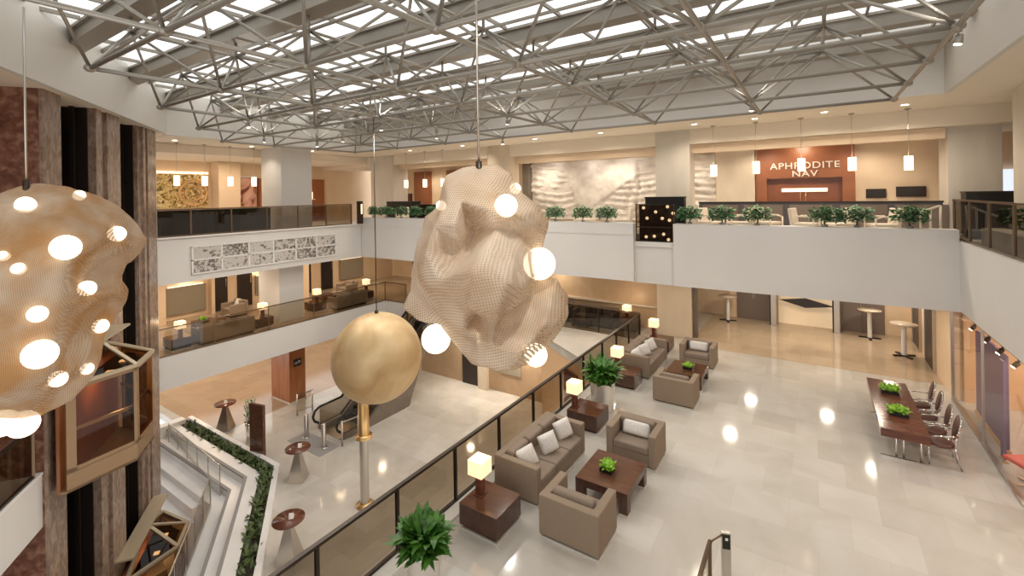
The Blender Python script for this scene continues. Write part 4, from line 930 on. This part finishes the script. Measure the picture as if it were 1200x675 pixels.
for i in range(nx):
    for j in range(nz): mb.bm.faces.new((V[i][j], V[i+1][j], V[i+1][j+1], V[i][j+1])).smooth = True
mb.box(-4.7, -.1, 0, 4.7, 0, 3.0); mb.done('carving', MARBLEW, rel)
struct(MB().box(-13.4, 21.5, ZU, -13.02, 22, 7.5).done('wall_relief_edge', CONCRETE), 'brown stone edge beside the relief')
struct(MB().box(-3.55, 21.6, ZU, -2.05, 22.0, 7.45).done('wall_stone_panel', COLWARM), 'pale stone panel between relief and sign')
sg = struct(MB().box(-2.02, 21.7, 6.2, 1.32, 22.0, 7.6).box(-2.02, 21.7, ZU, -1.62, 22.0, 6.2).box(.92, 21.7, ZU, 1.32, 22.0, 6.2).done('wall_sign', WOODR), 'reddish wood portal of the restaurant')
struct(MB().box(-1.62, 21.9, ZU, .92, 21.98, 6.2).done('door_9', wood('door_wood', (118, 68, 44), (136, 82, 54), (1, 8, 1), .3)), 'reddish wood door under the restaurant sign')
t = thing('light_bar', 'glowing horizontal light bar on the door under the sign', 'light bar', (-.35, 21.86, 5.72)); MB().box(-.75, -.04, -.07, .8, .04, .07, .01).done('tube', SCREENL, t)
for x in (-.1, .08): MB().tube((x, 0, -.07), (x, 0, -.7), .01).done('pull_bar', GOLDPIPE, t)
sign = thing('wall_sign_letters', 'metal letters of the restaurant name on the reddish portal', 'sign', (-.32, 21.69, 6.5))
def text(s, size, loc, m, parent, name, width=1.0):
    cu = bpy.data.curves.new(name, 'FONT'); cu.body = s; cu.size = size; cu.extrude = .015; cu.align_x = 'CENTER'; cu.space_character = 1.1; cu.offset = .003
    tmp = bpy.data.objects.new(name, cu); COL.objects.link(tmp); dg = bpy.context.evaluated_depsgraph_get(); me = bpy.data.meshes.new_from_object(tmp.evaluated_get(dg)); bpy.data.objects.remove(tmp); me.materials.clear(); me.materials.append(m); o = bpy.data.objects.new(name, me); COL.objects.link(o); o.parent = parent; o.location = loc; o.rotation_euler = (PI/2, 0, 0); o.scale = (width, 1, 1); return o
SIGNM = mat('sign_metal', (240, 226, 208), .3, .2)
text('APHRODITE', .36, (0, -.02, .08), SIGNM, sign, 'name_line', 1.12)
text('NAV', .34, (.02, -.02, -.24), SIGNM, sign, 'second_line', 1.2)
struct(MB().box(-22, 21.8, ZU, -20.6, 22.0, 7.3).box(-19.2, 21.8, ZU, -16.6, 22.0, 7.3).done('wall_recess', WOODR), 'brown wood recess of the far gallery')
# dark partition with banquette
t = block('dark_partition', 'long dark partition with black top rail behind the planters', 'partition', (-3.75, 19.0, ZU, 3.3, 19.15, 5.32), GREYFAB, DARKDOOR)
for k in range(5): MB().box(-3.4+1.45*k, -.1, .2, -2.15+1.45*k, -.075, .95).done('panel', TAUPEDOOR, t)
block('dark_partition', 'low dark screen behind the planters by the far round column', 'partition', (-19.0, 19.0, ZU, -14.2, 19.15, 5.25), DARKDOOR, BLACK)
block('reception_desk', 'black desk at the foot of the corner column', 'desk', (-19.9, 17.6, ZU, -18.0, 18.3, 5.45), BLACK)
block('bar_counter', 'black counter in front of the wide stone column', 'counter', (3.6, 17.9, 4.3, 6.4, 18.5, 5.6), BLACK, DARKMET)
struct(MB().box(4.9, 21.8, 5.3, 5.9, 21.95, 6.3).done('window_24', glow('sky_window', (220, 232, 250), 1.0)), 'bright window beyond the column')
for x, z, w, h, lab in ((1.95, 5.55, .3, .34, 'small dark framed picture on the peach wall'), (2.95, 5.6, .42, .38, 'dark shelf niche on the peach wall beside the picture')):
    t = thing('framed_picture', lab, 'picture', (x, 21.97, z)); MB().box(-w, -.05, -h/2, w, 0, h/2).done('frame', DARKMET, t); MB().box(-w+.06, -.055, -h/2+.06, w-.06, -.05, h/2-.06).done('print', DARKDOOR, t)
# chairs on the upper gallery
def easy(label, loc, rz):
    t = thing('easy_chair', label, 'chair', loc, rz, 'cream lounge chairs on the upper gallery')
    MB().box(-.28, -.26, .36, .28, .28, .46, .03).done('seat', CHAIRW, t); MB().box(-.28, .22, .4, .28, .32, .95, .03, Matrix.Rotation(R(-8), 4, 'X')).done('backrest', CHAIRW, t)
    for s_ in (-1, 1):
        MB().path([(s_*.31, -.26, 0), (s_*.31, -.27, .6), (s_*.31, -.1, .66), (s_*.31, .25, .66)], .025).done('armrest', CHAIRW, t)
        MB().tube((s_*.29, .28, 0), (s_*.27, .26, .4), .02).done('leg', CHAIRW, t)
    return t
e0 = easy('cream lounge chair between the first two bushes past the light cabinet', (-2.95, 16.8, ZU), R(60))
for (x, y, rz, lab) in ((-2.1, 16.8, R(-70), 'cream lounge chair behind the second bush past the light cabinet'), (-1.25, 17.2, R(60), 'cream lounge chair behind the third bush past the light cabinet'), (-.2, 16.8, R(75), 'cream lounge chair in clear view between the bushes under the sign'),
                        (.6, 16.9, R(-60), 'cream lounge chair behind the pair of bushes under the sign'), (1.6, 16.9, R(-70), 'cream lounge chair behind the pair of bushes, nearer the end bush'), (-7.7, 17.0, R(60), 'cream lounge chair below the relief beside the first bush'),
                        (-6.2, 17.0, R(-60), 'cream lounge chair below the relief nearest the light cabinet'), (-18.0, 17.0, R(40), 'cream lounge chair near the black desk'), (-15.4, 17.0, R(-40), 'cream lounge chair among the bushes before the brown recess'),
                        (4.6, 13.6, R(-90), 'cream lounge chair behind the side gallery railing')):
    dup(e0, (x, y, ZU if x < 4 else 4.37), rz, lab)
for x, y, lab in ((-2.4, 17.75, 'small round table between the first cream chairs'), (.85, 17.85, 'small round table behind the pair of bushes'), (-7.0, 17.8, 'small round table below the relief')):
    t = thing('cafe_table', lab, 'table', (x, y, ZU)); MB().lathe([(0, .68), (.32, .68), (.32, .71), (0, .715)], n=22).done('top', WOODM, t); MB().lathe([(.2, 0), (.2, .02), (.03, .04), (.03, .68)], n=14).done('pedestal', BRUSHED, t)
# bushes on the parapet
def bush(label, seed):
    t = thing('bush_plant', label, 'plant', (0, 0, 0), 0, 'clipped bushes on the balcony parapet'); rn = random.Random(seed)
    MB().lathe([(.06, 0), (.08, .06), (.06, .06), (0, .05)], n=12).done('pot', GREYW, t)
    mb = MB().tube((0, 0, .05), (.02, 0, .22), .02, 6)
    for k in range(6):
        a = k*1.05; mb.tube((.02, 0, .18), (.16*math.cos(a), .16*math.sin(a), .3), .008, 4)
    mb.done('trunk', BARK, t); mb = MB()
    for k in range(520):
        a = rn.uniform(0, 6.28); rr = .37*rn.random()**.5; z = .16+.44*rn.random()*(1-(rr/.5)**2)**.5
        leaf(mb.bm, (rr*math.cos(a)*1.1, rr*math.sin(a)*.6, z), rn.uniform(0, 6.28), rn.uniform(.08, .16), .075, rn.uniform(-.3, 1.0), .3, 2)
    mb.done('foliage', LEAFD, t); return t
b0 = bush('clipped bush on the parapet nearest the sculpture, below the relief', 31); b0.location = (-8.4, 15.85, 4.66)
for (x, lab) in ((-7.25, 'clipped bush on the parapet in the middle below the relief'), (-6.3, 'clipped bush on the parapet below the relief nearest the light cabinet'), (-3.42, 'clipped bush on the parapet first past the light cabinet'), (-2.45, 'clipped bush on the parapet second past the light cabinet'),
                 (-1.45, 'clipped bush on the parapet third past the light cabinet'), (.25, 'clipped bush on the parapet left of the pair under the sign'), (.98, 'clipped bush on the parapet right of the pair under the sign'), (2.1, 'clipped bush alone at the corner end of the parapet'),
                 (-18.9, 'clipped bush on the parapet below the black desk, the outer one'), (-18.0, 'clipped bush on the parapet below the black desk, the inner one'), (-16.9, 'clipped bush on the parapet past the black desk'), (-15.9, 'clipped bush on the parapet before the brown recess'), (-14.9, 'clipped bush on the parapet half hidden by the sculpture')):
    dup(b0, (x, 15.85, 4.66), random.uniform(-.3, .3)+PI*random.choice((0, 1)), lab)
dup(b0, (3.62, 12.9, 4.75), 0, 'bush seen through the side gallery railing glass'); 
struct(MB().box(3.3, 8, 4.37, 3.7, 15.2, 4.75).done('planter_trim', WHITE), 'low white planter wall behind the side railing')
# light cabinet
t = thing('light_cabinet', 'dark glass cabinet full of small globe lights on the balcony front', 'cabinet', (-4.57, 15.9, 4.02))
MB().box(-.64, -.06, 0, .64, .35, .03).box(-.64, .32, .03, .64, .35, 1.26).done('back', BLACK, t)
mb = MB()
for x in (-.64, .64):
    for y in (-.06, .34): mb.bar((x, y, 0), (x, y, 1.28), .03, .03)
for z in (.5, 1.28): mb.bar((-.64, -.06, z), (.64, -.06, z), .03, .03)
mb.done('frame', DARKMET, t)
mb = MB(); mb.face([(-.63, -.06, .03), (.63, -.06, .03), (.63, -.06, 1.27), (-.63, -.06, 1.27)]); mb.done('glass_front', SMOKE, t)
for (x, z) in ((-.42, 1.16), (.0, 1.02), (-.3, .8), (.22, .8), (.46, .74), (.4, 1.2), (-.34, .15), (-.06, .18), (.26, .26), (.42, .08), (.58, .98)): MB().ball((x, .08, z), .055, 2).done('globe_light', GLOBE, t)
o = block('wine_rack', 'black stepped rack behind the light cabinet', 'rack', (-5.3, 17.2, ZU, -3.9, 17.5, 5.55), BLACK)
t = thing('sign_stand', 'dark stand with a bright strip at the railing end in the corner', 'stand', (-19.35, 15.35, 4.36)); MB().box(-.13, -.1, 0, .13, .1, 1.15, .01).done('board', DARKMET, t); MB().box(.13, -.04, .5, .14, .04, 1.0).done('light_strip', SCREENL, t)
for k, (y, lab) in enumerate(((14.2, 'dark framed picture on the far gallery wall, next to the white column'), (15.8, 'dark framed picture on the far gallery wall by the corner'))):
    pass
for x, lab in ((-24.6, 'reddish panel picture deep in the corner gallery beside the white column'), (-22.9, 'reddish panel picture deep in the corner gallery')):
    t = thing('framed_picture', lab, 'picture', (x, 21.97, 5.3)); MB().box(-.55, -.06, -.6, .55, 0, .6).done('frame', BLACK, t); MB().box(-.48, -.065, -.53, .48, -.06, .53).done('print', WOODM, t)
struct(MB().box(3.0, 16.05, 4.2, 3.12, 17, 4.5).done('corner_trim', WHITE), 'white corner block of the balcony')
t = thing('stair_handrail', 'low pale stair rail on posts beside the end bush', 'railing', (1.9, 16.7, ZU)); MB().path([(0, .2, .55), (.95, 0, .98)], .03).done('handrail', CHAIRW, t)
for x, h_ in ((.55, .8), (.75, .9), (.95, .98)): MB().tube((x, .2-.2*x, 0), (x, .2-.2*x, h_), .03).done('post', CHAIRW, t)

# ------------------------------------------------------------------ woven sculptures
from mathutils.geometry import delaunay_2d_cdt
def sculpture(label, px, py, depth, outline, front, m, globes, ztop, cable_px, seed, thick=1.15):
    c = ray_at(px, py, depth); k = depth/F; rn = random.Random(seed)
    t = thing('woven_sculpture', label, 'light sculpture', c)
    vd = (c - Vector((0, 0, H))); vd.z = 0; b_c = -vd.normalized(); a_ax = zv.cross(b_c).normalized()
    mb = MB()
    loc2 = lambda x, y: ((x-px)*k, -(y-py)*k)
    ring = [(q[0]*1.02, q[1]*1.02) for q in [loc2(x, y) for x, y in outline]]
    if sum(a[0]*b[1]-b[0]*a[1] for a, b in zip(ring, ring[1:]+ring[:1])) < 0: ring = ring[::-1]
    nr = len(ring); rd = [rn.uniform(-.06, .06) for _ in ring]
    xs = [p[0] for p in ring]; ys = [p[1] for p in ring]
    rv_ = [mb.bm.verts.new(a_ax*x + zv*y + b_c*d) for (x, y), d in zip(ring, rd)]
    sides = [[(*loc2(x, y), d*thick) for x, y, d in [(q[0], q[1], max(.02, min(.78, .42+(q[2]-.42)*1.6))) for q in front]]]
    back = []
    while len(back) < 34:
        x, y = rn.uniform(min(xs), max(xs)), rn.uniform(min(ys), max(ys))
        dm = min(math.hypot(x-p[0], y-p[1]) for p in ring)
        if dm > .09 and all(math.hypot(x-q[0], y-q[1]) > .13 for q in back): back.append((x, y, -min(.62, .25+dm*.8)*thick*rn.uniform(.75, 1.2)))
    sides.append(back)
    for side, pts in enumerate(sides):
        co = [Vector(p) for p in ring] + [Vector((p[0], p[1])) for p in pts]
        res = delaunay_2d_cdt(co, [], [list(range(nr))], 1, 1e-6)
        vc, fc, orig = res[0], res[2], res[3]; vm = []
        for q, og in zip(vc, orig):
            o_ = [a for a in og if a < nr]
            if o_: vm.append(rv_[o_[0]])
            else:
                d = pts[og[0]-nr][2] if og else 0
                vm.append(mb.bm.verts.new(a_ax*q.x + zv*q.y + b_c*d))
        for f in fc:
            vs = [vm[a] for a in f]
            if side: vs = vs[::-1]
            try: mb.bm.faces.new(vs).smooth = True
            except ValueError: pass
    for v in [v for v in mb.bm.verts if not v.link_faces]: mb.bm.verts.remove(v)
    bmesh.ops.subdivide_edges(mb.bm, edges=mb.bm.edges[:], cuts=5, use_grid_fill=True)
    for _ in range(1): bmesh.ops.smooth_vert(mb.bm, verts=mb.bm.verts[:], factor=.5, use_axis_x=True, use_axis_y=True, use_axis_z=True)
    mb.bm.normal_update()
    for v in mb.bm.verts:
        v.co += v.normal*(.012*noise.noise(v.co*9+Vector((seed, 0, 0))) + .03*noise.noise(v.co*3.1))
    uv = mb.bm.loops.layers.uv.new('UVMap')
    for f in mb.bm.faces:
        f.smooth = True
        for lp in f.loops:
            p = lp.vert.co; x, y, d = p.dot(a_ax), p.z, p.dot(b_c)
            lp[uv].uv = (x*1.05 + .35*d + .05*math.sin(y*4), y*1.05 - .45*d + .04*math.sin(x*5+d*3))
    mb.bm.normal_update()
    o = mb.done('wire_cloth', m, t)
    me = o.data
    cp = ray_at(cable_px, py, depth) - c
    top = max(v.co.z for v in me.vertices if abs(v.co.dot(a_ax)-cp.dot(a_ax)) < .12)
    MB().tube((cp.x, cp.y, top-.25), (cp.x, cp.y, ztop-c.z), .011, 8).done('cable', BRUSHED, t)
    MB().lathe([(.03, -.06), (.03, .05), (0, .06)], n=10).done('hook', DARKMET, t, (cp.x, cp.y, top-.02))
    from mathutils.bvhtree import BVHTree
    bv = BVHTree.FromPolygons([v.co for v in me.vertices], [p.vertices for p in me.polygons])
    cc = Vector((0, 0, H)) - c
    for (gx, gy, dia, dd) in globes:
        v = (dv*F + r1*(gx-CX) + u1*(Y0-gy)).normalized(); hit = bv.ray_cast(cc, v)
        if hit[0] is not None: dist = (hit[0]-cc).length + dd
        else: dist = (ray_at(gx, gy, depth)-Vector((0, 0, H))).length + dd
        p = cc + v*dist; r_ = dia/2*(dist*v.dot(dv))/F
        MB().ball(p, r_, 3).done('globe_bulb', GLOBE, t)
    lamp('sculpture_light', 'POINT', c+Vector((0, 0, .1)), 1.5, (1, .82, .58), .25)
    return t
FR_C = [(548,205,.25),(575,215,.30),(530,232,.38),(545,235,.42),(540,258,.50),(552,250,.28),(557,272,.18),(549,290,.30),(575,245,.45),(600,250,.42),(620,262,.30),(612,275,.22),(583,264,.40),(605,285,.40),(560,297,.64),(590,312,.62),(612,325,.42),(605,345,.40),(580,350,.60),(555,335,.60),(547,355,.42),(560,364,.20),(590,359,.22),(615,350,.20),(545,375,.35),(575,378,.52),(605,385,.52),(625,395,.35),(590,410,.45),(560,405,.40),(548,392,.24),(640,350,.30),(648,372,.30),(630,370,.38),(520,260,.46),(512,285,.52),(525,310,.56),(538,330,.50),(505,315,.42),(510,345,.30),(525,360,.34),(495,350,.16),(500,365,.10),(530,385,.20)]
FR_L = [(33,230,.25),(70,237,.35),(100,255,.32),(60,265,.55),(30,260,.5),(85,285,.58),(110,290,.34),(120,283,.20),(126,300,.06),(98,312,.12),(85,330,.16),(105,325,.08),(60,300,.64),(30,310,.68),(0,290,.5),(-40,290,.5),(55,340,.6),(85,350,.44),(103,355,.32),(100,372,.16),(75,375,.34),(45,385,.64),(15,360,.70),(-20,350,.6),(-60,340,.4),(70,400,.32),(88,405,.16),(40,420,.62),(65,435,.40),(80,440,.2),(10,430,.6),(-30,420,.5),(30,465,.4),(55,465,.22),(0,470,.3),(-50,400,.4)]
OUT_C = [(565, 194), (585, 196), (601, 206), (612, 228), (632, 246), (643, 262), (640, 280), (634, 300), (636, 322), (655, 328), (664, 345), (665, 368), (657, 388), (640, 406), (625, 422), (604, 431), (578, 433), (550, 424), (532, 402), (517, 378),
         (492, 374), (473, 357), (483, 337), (484, 312), (495, 275), (500, 252), (514, 238), (520, 222), (526, 208), (545, 196)]
sculpture('crumpled woven wire light sculpture hanging in front of the far balcony', 572, 315, 4.23, OUT_C, FR_C, MESHW,
          [(593, 241, 27, -.08), (632, 309, 38, -.05), (511, 397, 34, .1), (628, 416, 27, .06), (604, 221, 13, .1), (517, 241, 12, .2)], ZT, 563, 2)
OUT_L = [(35, 218), (62, 219), (90, 230), (112, 246), (130, 266), (141, 290), (135, 312), (120, 322), (113, 340), (120, 355), (118, 372), (108, 392), (96, 415), (92, 440), (84, 462), (66, 484), (40, 494), (5, 490), (-30, 494), (-58, 470), (-78, 430), (-92, 380), (-96, 330), (-86, 280), (-66, 246), (-40, 236), (-10, 236), (12, 224)]
sculpture('crumpled golden woven light sculpture hanging beside the lift tower', 22, 356, 4.94, OUT_L, FR_L, MESHG,
          [(30, 240, 19, -.03), (93, 229, 12, .05), (77, 290, 29, -.08), (137, 274, 18, .02), (22, 315, 14, .02), (102, 338, 18, -.04), (44, 368, 19, -.04), (118, 382, 16, .0), (47, 415, 33, -.08), (68, 444, 18, -.02), (102, 432, 13, .02), (27, 497, 30, .0), (3, 496, 30, .0), (4, 300, 12, .03)], ZC, 33, 5)

# ------------------------------------------------------------------ lights
def truss_spot(label, loc, power, aim):
    t = thing('truss_spotlight', label, 'spotlight', loc, 0, 'spotlights clamped to the space frame')
    d = (Vector(aim)-Vector(loc)).normalized()
    MB().tube(-d*.06, d*.06, .045, 12, .05).done('housing', STEEL, t); MB().tube(d*.06, d*.064, .04, 12).done('lens', DOWN, t)
    MB().tube((0, 0, .02), (0, 0, ZC-loc[2]), .012).done('bracket', STEEL, t)
    lamp('spot_beam', 'SPOT', Vector(loc)+d*.1, power, (1, .94, .86), .05, 165, aim)
    MB().tube((.0, 0, .10), (0, 0, .22), .04, 12, .05).done('added_uplight_head', STEEL, t)  # added uplight on every spotlight, to brighten truss, beams and fascia
    lamp('fill_uplight_beam', 'SPOT', Vector(loc)+Vector((0, 0, .3)), power*.28, (1, .96, .9), .05, 172, Vector(loc)+Vector((0, 0, 3)))
k0 = [((GX(4)+.1, GY(3), 7.5), 'spotlight under the frame directly above the gold ball'), ((GX(4), GY(2)+.3, 7.5), 'spotlight under the frame just beyond the gold ball cable'), ((GX(5), GY(2.5), 7.5), 'spotlight under the frame, the one farther from the sculpture')]
for (l, lab) in k0: truss_spot(lab, l, 190, (l[0]-1, l[1]+.3, ZL))
def down(label, x, y, z, power, vis=True, r=.09, col=(1, .88, .72), spot=130):
    t = thing('downlight', label, 'downlight', (x, y, z), 0, 'recessed downlights')
    MB().lathe([(r, -.012), (r+.03, -.012), (r+.03, 0), (r, 0), (r, -.012)], n=18).done('ring', WHITETRIM, t); MB().lathe([(r, -.006), (0, -.006)], n=18).done('lens', DOWN, t)
    lamp('downlight_beam', 'SPOT', (x, y, z-.04), power, col, r, spot, (x, y, z-3))
down('bright recessed downlight in the side gallery soffit', 3.45, 10.4, 8.1, 120, r=.12)
down('small recessed downlight beside the white edge column', 4.35, 14.5, 8.1, 90)
for k, x in enumerate((2.2, .3, -1.6, -3.5)): down('downlight over the lounge chairs, %s from the stone column' % ('fourth', 'third', 'second', 'first')[k], x, 17.1, 8.1, 190, spot=160)
for k, x in enumerate((-7, -10, -14, -17.5)): down('far soffit downlight ' + ('above the light cabinet end of the relief', 'before the middle of the relief', 'before the round column', 'before the corner column desk')[k], x, 17.1, 8.1, 190, spot=160)
for k, y in enumerate((8, 11, 14)): down('mural gallery soffit downlight ' + ('nearest the lift tower', 'before the white column', 'past the white column toward the corner')[k], -21.3, y, 8.1, 90)
for k, x in enumerate((-20, -16, -12, -8, -4.8, -1.6, 1.6)): down('inner ceiling downlight of the far gallery ' + ('in the corner', 'by the brown recess', 'behind the round column', 'before the relief', 'behind the relief side stone column', 'before the sign portal', 'before the peach wall pictures')[k], x, 20.6, 7.55, 170, spot=160)
for x in (-11.5, -9.3, -7.2): lamp('relief_wash', 'AREA', (x, 20.9, 7.2), 6, (1, .94, .88), 1.0, aim=(x, 22, 5.8))
lamp('sign_wash', 'AREA', (-.35, 21.0, 7.4), 14, (1, .82, .6), .4, aim=(-.35, 22, 6))
for y in (8.5, 12, 16): lamp('gallery_light', 'AREA', (-24.6, y, 7.6), 55, (1, .82, .62), .8)
for x, y in ((-14, 17.0), (-10, 18.5), (-6.5, 16.8), (-2.5, 17.2), (1.4, 17.2), (-2.2, 20.4), (0.3, 20.4), (2.2, 21.3)): lamp('under_slab_light', 'AREA', (x, y, 2.58), 36, (1, .86, .70), .35)
for y in (8, 10.5, 13.5, 16.5, 19.5): lamp('mezzanine_light', 'AREA', (-22.8, y, 2.58), 48, (1, .82, .62), .4)
for x, y in ((-24, 10.5), (-21.5, 10), (-24, 14), (-21.5, 16), (-25, 19), (-19, 21), (-29, 12)): lamp('lower_lobby_light', 'AREA', (x, y, -1.3), 34, (1, .74, .48), .3)
for x, y in ((-7.5, 13.2), (-4, 9), (-4, 4), (-12, 18.6), (-15, 18.6)): lamp('lower_edge_light', 'AREA', (x, y, -1.3), 90, (1, .88, .72), .3)
for k, (x, y) in enumerate(((-2, 3), (.3, 7.5), (-2.2, 11.5), (-8, 10.5), (-11, 6.5), (-14, 11), (-9, 13), (-16, 8.5))):  # extra spotlights added along the frame to light floor and balcony fronts
    truss_spot('added fill spotlight under the frame, number of the row unclear from below' if False else ('added fill spotlight on a lower chord above ' + ('the near lounge floor', 'the open marble floor', 'the far coffee table', 'the gap beside the lounge railing', 'the lobby post', 'the escalator foot', 'the flat bar roof', 'the planter strip')[k]), (GX(round((1.59-x)/2.769)), GY(round((13.894-y)/1.9105)), 7.62), 195, (x*0.98, y, 0))
# world
w = bpy.data.worlds.new('sky'); SC.world = w; w.use_nodes = True
bg = w.node_tree.nodes['Background']; bg.inputs['Color'].default_value = (1.0, 0.98, 0.95, 1); bg.inputs['Strength'].default_value = 1.7

SC.view_settings.view_transform = 'Standard'
try: SC.view_settings.look = 'None'
except Exception: pass
SC.view_settings.exposure = 0.0; SC.view_settings.gamma = 1.0; SC.view_settings.use_curve_mapping = False
c = SC.cycles
try:
    c.use_denoising = True; c.max_bounces = 8; c.transparent_max_bounces = 24; c.diffuse_bounces = 4; c.glossy_bounces = 4; c.caustics_reflective = False; c.caustics_refractive = False; c.sample_clamp_indirect = 6
except Exception: pass
